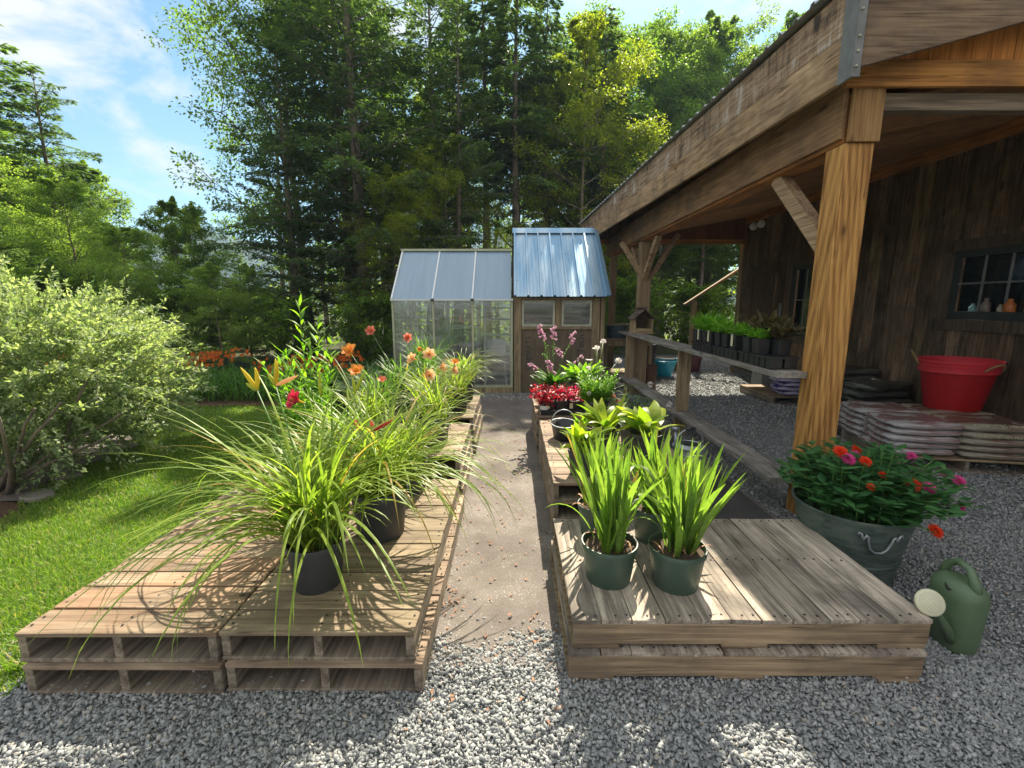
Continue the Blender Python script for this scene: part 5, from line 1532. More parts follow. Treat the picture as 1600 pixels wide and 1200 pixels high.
foliage('leaves', leaf_arrays(C[~kk_], D[~kk_], UU_[~kk_], LL_[~kk_], WW_[~kk_], .3), M['lf_red'], o)
foliage('leaves', leaf_arrays(C[kk_], D[kk_], UU_[kk_], LL_[kk_], WW_[kk_], .3), M['lf_crim'], o)['label'] = 'crimson magenta leaves'
o = thing('coleus_pot', 'small pale pot of red leaved plants left of the red tray', 'potted plant', (.36, 4.92, .415))
pot(o, .055, .10, M['white']); n = 160
C = np.stack([rs.uniform(-.08, .08, n), rs.uniform(-.08, .08, n), .10 + rs.uniform(0, .07, n)], 1); D = rs.normal(0, 1, (n, 3)); D[:, 2] = np.abs(D[:, 2])*.5
foliage('leaves', leaf_arrays(C, D, np.tile([0, 0, 1.0], (n, 1)) + rs.normal(0, .5, (n, 3)), rs.uniform(.03, .06, n), rs.uniform(.02, .04, n), .2), M['lf_red'], o)
# foxgloves
o = broad('foxglove with leaning spires of mauve bells before the shed', .50, 5.45, .415, 502, 46, (.18, .34), (.05, .08), mat='lf_mid', t0=(10, 60), t1=(50, 110), r=.14, h=.22, name='potted_foxglove', group=None)
for (tip, dn, nb, lean) in [((.33, 5.45, 1.38), 1.38, 26, 0), ((.50, 5.5, 1.36), 1.3, 20, 0), ((.75, 5.45, 1.30), 1.2, 16, 0), ((.48, 5.3, .83), .83, 30, 1), ((.23, 5.4, .92), .9, 12, 0), ((.60, 5.35, 1.02), 1.0, 12, 1), ((.84, 5.4, 1.02), 1, 8, 0)]:
    tp = Vector(tip) - o.location; b = Vector((.0, 0, .2))
    m = b.lerp(tp, .5) + (Vector((-.12, 0, .32)) if lean else Vector((0, 0, .04)))
    pts = [b, b.lerp(m, .6), m, m.lerp(tp, .6) + Vector((0, 0, .04 if lean else 0)), tp]
    mb = MB(); mb.tube(pts, [.006, .005, .004, .004, .003], 6); st = mb.build('stem', M['stem'], o, True)
    bl = MB(); rg = random.Random(int(tip[0]*999)); cal = MB()
    for i in range(nb):
        t = 1 - i/nb*.55; k = t*4; j = min(int(k), 3); p_ = pts[j].lerp(pts[j+1], k-j)
        a = rg.uniform(0, 6.28); d = Vector((math.cos(a), math.sin(a), -.5)).normalized(); 
        tgt = bl if i < nb*.55 else cal
        s_ = 1 if tgt is bl else .45
        tgt.tube([p_, p_ + d*.012*s_, p_ + d*.032*s_, p_ + d*.044*s_], [.003, .008*s_, .010*s_, .015*s_], 6, False)
    bl.build('bells', M['pt_mauve'], st, True); cal.build('seed_pods', M['lf_lime'], st, True)
broad('large green hosta behind the red tray', .86, 5.50, .415, 503, 60, (.22, .42), (.08, .13), mat='lf_lime', t0=(5, 60), t1=(50, 115), r=.16, h=.26)
broad('pale edged leafy plant behind the red tray', .62, 5.28, .415, 504, 26, (.12, .22), (.04, .07), mat='lf_hosta', t0=(10, 60), t1=(50, 110), r=.11, h=.18)
o = broad('white coneflower plant at the shed corner', 1.08, 5.5, .415, 505, 30, (.15, .28), (.03, .05), mat='lf_mid', r=.13, h=.22)
for tip in ((1.00, 5.45, 1.09), (.92, 5.4, .96)):
    tp = Vector(tip) - o.location; mb = MB(); mb.tube([(0, 0, .2), tuple(tp*.5 + Vector((0, 0, .1))), tuple(tp)], .003, 5); mb.build('stem', M['stem'], o, True)
    rs = rs_(int(tip[0]*77)); V, F = straps(rs, 14, .004, (.045, .055), (.012, .016), (60, 75), (95, 115), 0, seg=3, prof='petal', az=np.arange(14)*.449)
    foliage('flower', (V + np.array(tp), F), M['pt_white'], o, True)

# zinnia planter
pl = thing('zinnia_planter', 'large round galvanized tub of red and pink zinnias by the porch post', 'planter', (2.09, 2.62, 0))
mb = MB(); mb.lathe([(.235, 0), (.24, .01), (.255, .12), (.262, .125), (.262, .135), (.256, .14), (.305, .405), (.318, .41), (.322, .425), (.312, .432), (.298, .42), (.28, .36)], n=56)
tb = mb.build('tub', M['zinc'], pl, True, angle=40)
mb = MB(); mb.lathe([(0, .37), (.15, .38), (.29, .365)], n=30, capb=False); mb.build('soil', M['soil'], tb, True)
a0 = R(-100)
def ont(a, z, e=0.0): r = .24 + (z/.43)*.07 + e; return Vector((r*math.cos(a), r*math.sin(a), z))
mb = MB(); mb.tube([ont(a0 + da, zz, .012) for da, zz in ((-.36, .355), (-.34, .37), (-.31, .365), (-.29, .345), (-.27, .33), (-.25, .345), (-.23, .36), (-.205, .35), (-.19, .32), (-.14, .275), (-.06, .255), (.06, .255), (.14, .275), (.19, .32), (.205, .35), (.23, .36), (.25, .345), (.27, .33), (.29, .345), (.31, .365), (.34, .37), (.36, .355))], .007, 7)
mb.build('handle', M['zinc_can'], tb, True)
rs = rs_(601)
stm = MB(); parts = []
blooms = [((1313, 706), 2.55, 'pt_scarlet', .042, 'scarlet zinnia'), ((1338, 703), 2.75, 'pt_scarlet', .036, 'scarlet zinnia'), ((1336, 712), 2.65, 'pt_pink', .036, 'hot pink zinnia'), ((1326, 718), 2.5, 'pt_pink', .040, 'hot pink zinnia'),
          ((1352, 721), 2.45, 'pt_scarlet', .034, 'scarlet zinnia'), ((1424, 713), 2.75, 'pt_pink', .034, 'hot pink zinnia'), ((1426, 756), 2.35, 'pt_scarlet', .046, 'scarlet zinnia'), ((1452, 763), 2.35, 'pt_pink', .040, 'hot pink zinnia'),
          ((1497, 752), 2.45, 'pt_pink', .042, 'hot pink zinnia'), ((1472, 740), 2.65, 'pt_pink', .032, 'hot pink zinnia'), ((1461, 830), 2.15, 'pt_scarlet', .042, 'scarlet zinnia'), ((1360, 761), 2.3, 'pt_scarlet', .024, 'small orange zinnia'), ((1379, 742), 2.4, 'pt_scarlet', .022, 'small orange zinnia'), ((1500, 793), 2.35, 'pt_pink', .026, 'fading pink zinnia')]
def ray(px, py, Y):
    u, v = (px-800)/711, (py-600)/711; T_ = R(10.13)
    dx, dy, dz = u, math.cos(T_)-v*math.sin(T_), -math.sin(T_)-v*math.cos(T_); t = Y/dy
    return Vector((dx*t, Y, 1.63 + dz*t))
tipsz = []
for (pp, Y, mt, s_, lab) in blooms:
    tp = ray(*pp, Y) - pl.location
    tipsz.append(tp)
    d = Vector((rs.uniform(-.3, .3), -.75, .75)).normalized(); Rm = rotm(d)
    ps = []
    for ring, (k, t0_, rr_) in enumerate(((15, 88, 1.0), (13, 70, .85), (11, 50, .62), (8, 28, .4))):
        V, F = straps(rs, k, .002, (s_*rr_*.92, s_*rr_*1.05), (s_*.30, s_*.36), (t0_-12, t0_-8), (t0_, t0_+12), .001*ring, seg=3, prof='petal', az=np.arange(k)*2*np.pi/k + ring*.2, curl=.02, keel=-.2, base=np.zeros((k, 3)) + np.array([0, 0, .002*ring]))
        ps.append((V @ Rm.T + np.array(tp), F))
    f = foliage('flower', ps, M[mt], pl, True); f['label'] = lab
    mb = MB(); mb.lathe([(s_*.2, 0), (s_*.2, s_*.12), (s_*.1, s_*.25), (0, s_*.28)], n=10)
    mb.v = [tuple(Vector((Rm @ np.array(p_)))+tp) for p_ in mb.v]; mb.build('disc', M['pt_throat'] if s_ > .03 else M['pt_scarlet'], f, True)
for i in range(205):
    if i < len(tipsz): tp = tipsz[i] - Vector((0, 0, .01))
    else:
        a, q = rs.uniform(0, 2*np.pi), math.sqrt(rs.uniform(0, 1)) * .47
        tp = Vector((q*math.cos(a) + .06, q*math.sin(a) - .02, .50 + .30*math.sqrt(max(0, 1-(q/.50)**2))*rs.uniform(.2, 1)))
    if i >= 150:
        a = rs.uniform(0, 2*np.pi); q = rs.uniform(.22, .37); tp = Vector((q*math.cos(a), q*math.sin(a), rs.uniform(.43, .56)))
    a2 = math.atan2(tp.y, tp.x); b = Vector((.25*math.cos(a2)*rs.uniform(.2, 1), .25*math.sin(a2)*rs.uniform(.2, 1), .37))
    m = b.lerp(tp, .5) + Vector((-tp.x*.1, -tp.y*.1, .04)); pts = [b, b.lerp(m, .6), m, m.lerp(tp, .6), tp]
    stm.tube(pts, [.004, .004, .0035, .003, .0025], 5, False)
    for k in range(7):
        t = .10 + .86*k/6; kk = t*4; j = min(int(kk), 3); p_ = np.array(pts[j].lerp(pts[j+1], kk-j)); az = k*1.57 + i
        parts.append(straps(rs, 2, 0, (.06, .105), (.034, .052), (45, 65), (75, 110), seg=4, prof='ovate', base=np.stack([p_, p_]), az=np.array([az, az+np.pi]), keel=.3))
stm.build('stems', M['stem'], pl, True)
foliage('leaves', parts, M['lf_zin'], pl, True)

# green plastic watering can
wc = thing('watering_can', 'dark green plastic watering can with a cream rose beside the front pallet', 'watering can', (2.13, 1.96, 0), R(0))
wc.scale = (.84, .84, .84)
secs = [(0, .085, .105), (.02, .095, .12), (.10, .098, .13), (.22, .105, .135), (.30, .108, .138), (.345, .095, .13), (.372, .07, .105), (.385, .045, .08)]
mb = MB(); n = 32; vs = []
for (z, a, b) in [(q*1.08, w_*.92, e_*.95) for q, w_, e_ in secs]:
    for k in range(n):
        t = 2*math.pi*k/n; c_, s_ = math.cos(t), math.sin(t); e = .75
        vs.append((a*abs(c_)**e*np.sign(c_), b*abs(s_)**e*np.sign(s_), z))
fs = [tuple(range(n-1, -1, -1)), tuple((len(secs)-1)*n + k for k in range(n))]
for i in range(len(secs)-1):
    for k in range(n): fs.append((i*n+k, i*n+(k+1)%n, (i+1)*n+(k+1)%n, (i+1)*n+k))
mb.add(vs, fs); body = mb.build('body', M['can_green'], wc, True)
mb = MB(); mb.tube([(0, -.085, .35), (-.01, -.085, .43), (-.01, -.045, .49), (0, .03, .50), (0, .09, .45), (0, .105, .36)], [.034, .026, .020, .019, .022, .03], 12); mb.build('handle', M['can_green'], wc, True)
for (cx, cy, a, b, z) in ((-.044, .035, .026, .055, .402), (.046, .01, .026, .06, .402)):
    mb = MB(); sg = 1 if cx > 0 else -1
    mb.lathe([(1, 0), (.96, .008), (0, .010)], n=24, sx=.034, sy=.052); Rq = Vector((sg*.55, -.25, 1)).to_track_quat('Z', 'Y').to_matrix()
    mb.v = [tuple(Rq @ Vector(p_) + Vector((sg*.052, -.012, .384))) for p_ in mb.v]; mb.build('opening', M['hole'], body, True)
mb = MB(); mb.tube([(-.06, -.06, .07), (-.12, -.09, .15), (-.22, -.12, .27), (-.32, -.14, .36)], [.03, .024, .018, .016], 12); sp_ = mb.build('spout', M['can_green'], wc, True)
d = Vector((-.25, -.80, .42)).normalized(); c0 = Vector((-.335, -.175, .385))
def disc(c, d, prof, n=32):
    mb = MB(); mb.lathe([(r_, z_) for r_, z_ in prof], n=n); Rm = Vector(d).to_track_quat('Z', 'Y').to_matrix(); mb.v = [tuple(Rm @ Vector(p_) + Vector(c)) for p_ in mb.v]; return mb
ro_ = disc(c0, d, [(.014, -.045), (.02, -.03), (.066, -.004), (.068, .004), (.060, .010), (.0, .016)]).build('rose', M['cream'], sp_, True)
mb = MB(); Rm = d.to_track_quat('Z', 'Y').to_matrix()
for ring in range(1, 6):
    for k in range(ring*6):
        a = 2*math.pi*k/(ring*6); rr_ = ring*.0098; p_ = Rm @ Vector((rr_*math.cos(a), rr_*math.sin(a), .0172 - (rr_/.06)*.006)) + c0
        q = disc(p_, d, [(.0016, 0), (.0, .0006)], 5); mb.add(q.v, q.f)
h_o = mb.build('rose_holes', M['hole'], sp_); 

# zinc watering cans on the ground cloth
def zcan(label, x, y, rz, s_=1.0, spout=True):
    o = thing('zinc_watering_can', label, 'watering can', (x, y, .008), rz, 'galvanized cans between the pallets and the porch rail')
    mb = MB(); pf = [(.118, 0), (.12, .01)]
    for k in range(7): z = .03 + k*.036; pf += [(.12, z), (.124, z+.006), (.12, z+.012)]
    pf += [(.12, .295), (.126, .30), (.126, .306), (.085, .325), (.08, .32)]
    mb.lathe([(a*s_, b*s_) for a, b in pf], n=36); bd = mb.build('body', M['zinc_can'], o, True, angle=50)
    mb = MB(); mb.lathe([(.0, .285*s_), (.10*s_, .286*s_)], n=20, capb=False); mb.build('water', M['hole'], bd, True)
    mb = MB(); mb.tube([Vector((0, .115*math.cos(t)*1.05, .31 + .13*math.sin(t)))*s_ for t in np.linspace(0, math.pi, 14)], .006*s_, 6)
    hn = mb.build('handle', M['zinc_can'], o, True)
    mb = MB(); mb.tube([Vector((0, -.04, .442))*s_, Vector((0, .04, .442))*s_], .014*s_, 10); mb.build('grip', M['grey_pl'], hn, True)
    if spout:
        mb = MB(); mb.tube([Vector((.11, 0, .08))*s_, Vector((.17, 0, .2))*s_, Vector((.21, 0, .36))*s_], [.024*s_, .019*s_, .016*s_], 10)
        sp = mb.build('spout', M['zinc_can'], o, True)
        mb = MB(); mb.lathe([(.016*s_, 0), (.03*s_, .03*s_), (.032*s_, .04*s_), (0, .045*s_)], (.21*s_, 0, .355*s_), 14); mb.build('rose', M['zinc_can'], sp, True)
    return o
zcan('zinc watering can nearest the front pallet with its round top showing', 1.60, 3.95, R(100), 1.15)
zcan('zinc watering can left of the nearest zinc can', 1.36, 4.15, R(-20), 1.05, False)
zcan('zinc bucket with raised handle under the scabious heads', 1.42, 5.1, R(60), 1.1, False)

# ================================================================ PORCH OBJECTS
# bird feeder house on the upper shelf
fd = thing('bird_feeder', 'small wooden bird feeder house with steep roof on the upper porch shelf', 'bird feeder', (2.19, 7.6, 1.125))
fw = wood('feeder_wood', (.24,.17,.09), (.46,.35,.20), 'X', isl=.2)
fdark = wood('feeder_roof', (.07,.05,.04), (.19,.145,.11), 'Y', isl=.2)
mb = MB(); mb.box(-.16, .16, -.02, .36, 0, .02); mb.build('floor', fw, fd)
mb = MB(); mb.box(-.135, .135, -.012, .004, .021, .085); mb.build('front_lip', fw, fd)
for s_ in (-1, 1):
    mb = MB(); mb.add([(s_*.15, -.01, .021), (s_*.135, -.01, .021), (s_*.135, -.01, .24), (s_*.15, -.01, .225), (s_*.15, .35, .021), (s_*.135, .35, .021), (s_*.135, .35, .24), (s_*.15, .35, .225)], [(0,1,2,3),(7,6,5,4),(0,4,5,1),(1,5,6,2),(2,6,7,3),(3,7,4,0)])
    mb.build('side_wall', fw, fd)
    mb = MB(); mb.bar((s_*.075, -.03, .33), (s_*.075, .39, .33), .30, .014, up=(s_*.86, 0, 1.0)); mb.build('roof', fdark, fd)
mb = MB(); mb.add([(-.134, .34, .021), (.134, .34, .021), (.134, .34, .24), (0, .34, .40), (-.134, .34, .24)], [(0,1,2,3,4)]); mb.build('back_wall', fdark, fd)
# seedling trays on the upper shelf
def seed_tray(x, y, label, pots, seed, tray_len=.50):
    rs = rs_(seed); o = thing('seedling_tray', label, 'seedling tray', (x, y, 1.128), 0, 'seedling trays on the porch shelf'); o.scale = (1.0, 1.0, 1.35)
    mb = MB(); mb.box(-.115, .115, -tray_len/2, tray_len/2, .056, .066)
    for i in range(6):
        for j in (0, 1):
            c = -tray_len/2 + tray_len*(i+.5)/6; cx = -.056 + .112*j
            mb.box(cx-.046, cx+.046, c-.034, c+.034, 0.002, .0555)
    mb.build('tray', M['black_pl'], o)
    for k, (py, mat, hgt, npl, prof, tg, px) in enumerate(pots):
        mb = MB(); r_ = .052; z0 = .068
        v = []
        for z, q in ((z0, .044), (z0+.085, r_), (z0+.092, r_+.003)): v += [(px-q, py-q, z), (px+q, py-q, z), (px+q, py+q, z), (px-q, py+q, z)]
        f = [(3,2,1,0)] + [(a*4+i, a*4+(i+1)%4, (a+1)*4+(i+1)%4, (a+1)*4+i) for a in range(2) for i in range(4)] + [(8,9,10,11)]
        mb.add(v, f); p_ = mb.build('pot', M['black_pl'], o, bevel=.003)
        if tg: mb = MB(); mb.box(px-r_-.006, px-r_-.004, py-.018, py+.018, z0+.02, z0+.10); mb.build('plant_tag', M['cream'], p_)
        V, F = straps(rs, npl, .035, (hgt*.65, hgt*1.1), (.028, .05) if prof == 'ovate' else (.012, .022), (5, 55), (50, 120), z0+.09, seg=5, prof=prof)
        V[:, 0] += px; V[:, 1] += py
        foliage('leaves', (V, F), M[mat], p_, True)
    return o
seed_tray(2.085, 4.77, 'seedling tray farthest from the big post with feathery green plants', [(.19, 'lf_salad', .16, 60, 'strap', 0, -.055), (.07, 'lf_salad', .19, 80, 'strap', 1, -.055), (-.06, 'lf_salad', .22, 90, 'strap', 0, -.055), (-.18, 'lf_salad', .17, 60, 'strap', 1, -.055), (.1, 'lf_salad', .2, 60, 'strap', 0, .055), (-.1, 'lf_salad', .2, 60, 'strap', 0, .055)], 701)
seed_tray(2.085, 4.24, 'middle seedling tray with curly lettuce plants', [(.17, 'lf_salad', .15, 60, 'ovate', 0, -.055), (.02, 'lf_salad', .13, 50, 'ovate', 0, -.055), (-.15, 'lf_salad', .12, 60, 'ovate', 1, -.055), (.0, 'lf_bronze', .15, 60, 'ovate', 0, .055), (-.16, 'lf_bronze', .2, 50, 'ovate', 0, .055)], 702)
seed_tray(2.085, 3.71, 'seedling tray nearest the big post with green and bronze leaves', [(.15, 'lf_salad', .12, 60, 'ovate', 0, -.055), (.0, 'lf_salad', .09, 46, 'ovate', 0, -.055), (.1, 'lf_bronze', .24, 50, 'ovate', 0, .055), (-.1, 'lf_bronze', .18, 60, 'ovate', 0, .055)], 703)

# stacks of bags
def bagmat(name, base, print_, rough=.27):
    m = NM(name); v = m.obj((1, 1, 1))
    w = m.noise(m.obj((1.2, 3.2, 26), rnd=3), 1.5, 4, .55, .15)
    c = m.ramp(w, [(.46, base), (.54, print_)])
    m.color(c); m.set(rough, 0, .5); m.bump(m.noise(m.obj((7, 7, 7), rnd=2), 2.5, 5, .65, .5), .5, .02); return m.m
BM = {'white': bagmat('white_print_bag', (.50,.49,.49), (.27,.17,.16)), 'olive': bagmat('olive_print_bag', (.34,.32,.25), (.17,.10,.075)), 'black': bagmat('dark_bag', (.045,.048,.045), (.12,.12,.10)), 'purple': bagmat('purple_bag', (.42,.40,.52), (.09,.04,.22))}
def bag(x, y, z, L, Wd, H, rz, mat, seed, label, group, name='soil_bag', sub=None):
    rs = rs_(seed); nx, ny = 16, 10; vs = []
    for s_ in (1, -1):
        for i in range(nx + 1):
            for j in range(ny + 1):
                u, v = math.sin((i/nx*2-1)*math.pi/2)**1, math.sin((j/ny*2-1)*math.pi/2)
                e = (1-abs(u)**12)**.5 * (1-abs(v)**9)**.5
                hgt = H/2 * e + (rs.uniform(-.004, .004) + .006*math.sin(u*5+seed)*math.cos(v*3+seed))*e
                pull = 1 - .05*abs(v)**2*(1) if abs(u) > .9 else 1
                vs.append((u*L/2*(1-.02*v*v), v*Wd/2*(1-.03*abs(u)**3)*pull, s_*hgt + H/2))
    n1 = (nx+1)*(ny+1); fs = []
    for i in range(nx):
        for j in range(ny):
            a = i*(ny+1)+j; fs.append((a, a+ny+1, a+ny+2, a+1)); fs.append((n1+a, n1+a+1, n1+a+ny+2, n1+a+ny+1))
    mb = MB(); mb.add(vs, fs)
    me = bpy.data.meshes.new(name); me.from_pydata(mb.v, [], mb.f); me.update()
    o = link(name, me, BM[mat], None, True); o.location = (x, y, z); o.rotation_euler = (0, 0, rz)
    tag(o, label, 'bag', group)
    return o
PR = R(-11)
bp = pallet(-.60, .60, -.55, .55, 0, 'X', M['old_wood_x'], M['old_wood_y'], 90, 'worn pallet under the stack of white and maroon bags', None)
bcx, bcy = 4.52, 4.74
bp.location = (bcx, bcy, -.002); bp.rotation_euler = (0, 0, PR + R(0))
def loc(u, v): return bcx + u*math.cos(PR) - v*math.sin(PR), bcy + u*math.sin(PR) + v*math.cos(PR)
lay = ['bottom', 'second', 'third', 'fourth', 'top']
rg = random.Random(2)
for k in range(5):
    z = .138 + k*.066
    for (u, v, nm) in ((-.38, .28, 'back left'), (-.38, -.27, 'front left'), (.28, -.27, 'front right'), (.28, .28, 'back right')):
        L_, W_ = (.62, .56)
        x, y = loc(u + rg.uniform(-.02, .02), v + rg.uniform(-.02, .02))
        if u > 0 and u: L_ = .70
        o = bag(x, y, z, L_, W_, .072, PR + rg.uniform(-.05, .05), 'white' if (u < 0) else 'olive', 900 + k*7 + int(u*10) + int(v*20), '%s bag of the %s layer of the maroon printed stack' % (nm, lay[k]), 'maroon printed bags stacked on a pallet')
        if nm == 'front right' and k in (3, 4):
            t = textmesh('COMPOSTED HEN MANURE', .047 if k == 4 else .04, .0006, M['cream']); t.parent = o; t.location = (-.28, -.275 if k == 4 else -.286, .062 if k == 4 else .018); t.rotation_euler = (R(35 if k == 4 else 84), 0, 0)
for i, (x, y, z, L_, W_, rz_, nm) in enumerate([(4.80, 5.95, .0, .72, .5, .2, 'bottom'), (4.86, 6.0, .1, .75, .5, -.1, 'second'), (4.78, 5.92, .2, .72, .5, .15, 'third'), (4.9, 6.0, .3, .7, .48, -.2, 'fourth'), (4.82, 5.98, .4, .7, .5, .1, 'fifth'), (4.86, 5.95, .5, .7, .46, .3, 'top')]):
    bag(x, y, z, L_, W_, .105, rz_, 'black', 950+i, nm + ' dark bag of the pile between the maroon stack and the wall', 'dark bags piled by the barn wall')
for i, (x, y, z, nm) in enumerate([(4.9, 6.62, .0, 'bottom'), (4.88, 6.6, .1, 'second'), (4.92, 6.63, .2, 'third'), (4.86, 6.6, .3, 'fourth'), (4.9, 6.6, .4, 'fifth'), (4.88, 6.62, .5, 'sixth'), (4.9, 6.6, .6, 'top')]):
    bag(x, y, z, .7, .5, .105, .1*(-1)**i, 'black', 960+i, nm + ' dark bag of the farther pile against the barn wall', 'dark bags piled by the barn wall')
bag(4.28, 5.55, .30, .42, .3, .10, .6, 'white', 971, 'crumpled torn white bag behind the maroon stack', None)
bag(4.28, 5.60, .0, .5, .4, .30, .3, 'black', 972, 'dark folded tarp bag under the torn white bag', None)
pu = pallet(-.5, .5, -.55, .55, 0, 'X', M['old_wood_x'], M['old_wood_y'], 91, 'low pallet under the purple bags', None); pu.location = (4.72, 7.75, 0)
for i in range(5):
    bag(4.70 + .03*(-1)**i, 7.42, .138 + i*.07, .66, .42, .075, .08*(-1)**i, 'purple', 980+i, ['bottom', 'second', 'third', 'fourth', 'top'][i] + ' purple and white bag behind the big post', 'purple and white bags stacked on a low pallet')

# red tub with rope handles: two nested tubs
rt = thing('red_tub', 'big red rope handled tub standing on the bag stack', 'tub', (4.91, 4.96, .475)); rt.scale = (1.07, 1.07, 1.1)
def tubshape(mb, z0, k):
    mb.lathe([(.245*k, z0), (.25*k, z0+.01), (.33*k, z0+.40), (.345*k, z0+.405), (.35*k, z0+.425), (.352*k, z0+.455), (.34*k, z0+.458), (.325*k, z0+.42), (.25*k, z0+.05), (0, z0+.045)], n=48, sy=.86)
mb = MB(); tubshape(mb, 0, .96); mb.build('lower_tub', M['red_tub'], rt, True, angle=50)
mb = MB(); mb.lathe([(.327, .372), (.336, .376), (.338, .43), (.342, .435), (.346, .46), (.338, .465), (.352, .47), (.356, .495), (.345, .498), (.31, .46), (.26, .30), (.21, .12), (0, .11)], n=48, sy=.86, capb=False)
mb.build('upper_tub', M['pink_rim'], rt, True, angle=50)
for a in (R(-80), R(150), R(10)):
    mb = MB(); pts = []
    for t in np.linspace(-1, 1, 13):
        aa = a + t*.30; up_ = .50 + .07*(1-t*t) if a != R(-80) else .47 - .05*(1-t*t) + .06*(1-t*t)
        rr_ = .36 + .05*(1-t*t); pts.append((rr_*math.cos(aa), .86*rr_*math.sin(aa), up_ - .06*t*t))
    mb.tube(pts, .009, 7); mb.build('rope_handle', M['rope'], rt, True)

# grey block, crate, pots and blue bucket beyond
mb = MB(); mb.box(-.19, .19, -.19, .19, 0, .46, .01, .01); mb.box(-.13, .13, -.13, .13, .461, .475)
o = mb.build('concrete_block', plain('grey_block', (.17,.18,.175), .9, scale=12), None, bevel=.015); o.location = (4.92, 8.7, 0); tag(o, 'square grey concrete block beside the barn wall', 'block')
mr = thing('maroon_pot', 'dull maroon plant pot in the shade beyond the shelf', 'pot', (4.35, 10.9, 0)); pot(mr, .22, .36, plain('maroon', (.12,.035,.04), .6))
cr_ = thing('wooden_crate', 'low dark wooden crate left of the maroon pot', 'crate', (3.85, 11.1, 0))
mb = MB(); mb.box(-.24, .24, -.2, .2, .0, .02); mb.build('crate_base', M['post_old'], cr_)
for (a, b, c, d_) in ((-.26, .26, -.222, -.202), (-.26, .26, .202, .222), (-.262, -.242, -.2, .2), (.242, .262, -.2, .2)):
    for z in (.03, .16):
        mb = MB(); mb.box(a, b, c, d_, z, z+.11); mb.build('slat', M['post_old'], cr_)
mb = MB(); mb.box(-.26, .3, -.23, .23, .275, .295); mb.build('lid', M['shelf'], cr_)
bb = thing('blue_bucket', 'bright turquoise flexible bucket standing on the sunlit gravel', 'bucket', (3.42, 10.1, 0.0))
mb = MB(); mb.lathe([(.145, 0), (.15, .01), (.235, .30), (.245, .33), (.25, .36), (.243, .362), (.23, .33), (.14, .02), (0, .018)], n=40); mb.build('bucket_body', M['blue_pl'], bb, True, angle=50)
for a in (0, math.pi):
    mb = MB(); mb.tube([(.245*math.cos(a+t*.35), .245*math.sin(a+t*.35), .35 + .06*(1-t*t)) for t in np.linspace(-1, 1, 11)], .012, 8); mb.build('handle', M['blue_pl'], bb, True)
# potting table by the far post with a dark tub
pt = thing('potting_table', 'rough wooden potting table behind the far porch post', 'table', (2.05, 8.95, 0))
for z, nm in ((.93, 'table_top'), (.28, 'lower_shelf')):
    mb = MB()
    for i in range(4): mb.box(-.30, .62, -.3+i*.15, -.3+i*.15+.143, z, z+.03)
    mb.build(nm, M['post_z'], pt)
for sx in (-.28, .58):
    for sy in (-.27, .25):
        mb = MB(); mb.box(sx, sx+.05, sy, sy+.05, 0, .929); mb.build('leg', M['post_z'], pt)
mb = MB(); mb.box(-.3, .62, -.325, -.303, .82, .92); mb.build('apron', M['post_z'], pt)
db = thing('slate_tub', 'blue grey round tub on the potting table', 'tub', (2.05, 8.9, .96))
mb = MB(); mb.lathe([(.19, 0), (.195, .01), (.215, .22), (.225, .24), (.22, .245), (.2, .23), (.18, .02), (0, .018)], n=32); mb.build('tub_body', plain('slate_blue', (.07,.11,.15), .5), db, True)
mb = MB(); mb.box(-.32, .3, -.22, .22, .247, .265); mb.build('board_lid', M['post_z'], db)
bk = thing('black_crates', 'stack of black plastic crates under the far end of the shelf', 'crates', (2.72, 9.4, 0))
for k in range(4):
    mb = MB(); z = k*.2
    mb.box(-.2, .2, -.18, -.168, z, z+.19); mb.box(-.2, .2, .168, .18, z, z+.19); mb.box(-.2, -.188, -.167, .167, z, z+.19); mb.box(.188, .2, -.167, .167, z, z+.19); mb.box(-.187, .187, -.167, .167, z, z+.012)
    mb.box(-.21, .21, -.192, -.181, z+.165, z+.192); mb.build('crate', M['black_pl'], bk)
# rusty barrel-like pot at the lower shelf far end
rb = thing('rust_pot', 'rusty brown round pot behind the far end of the lower shelf', 'pot', (2.52, 8.3, 0)); pot(rb, .15, .50, plain('rust_brown', (.13,.065,.04), .8, scale=10))

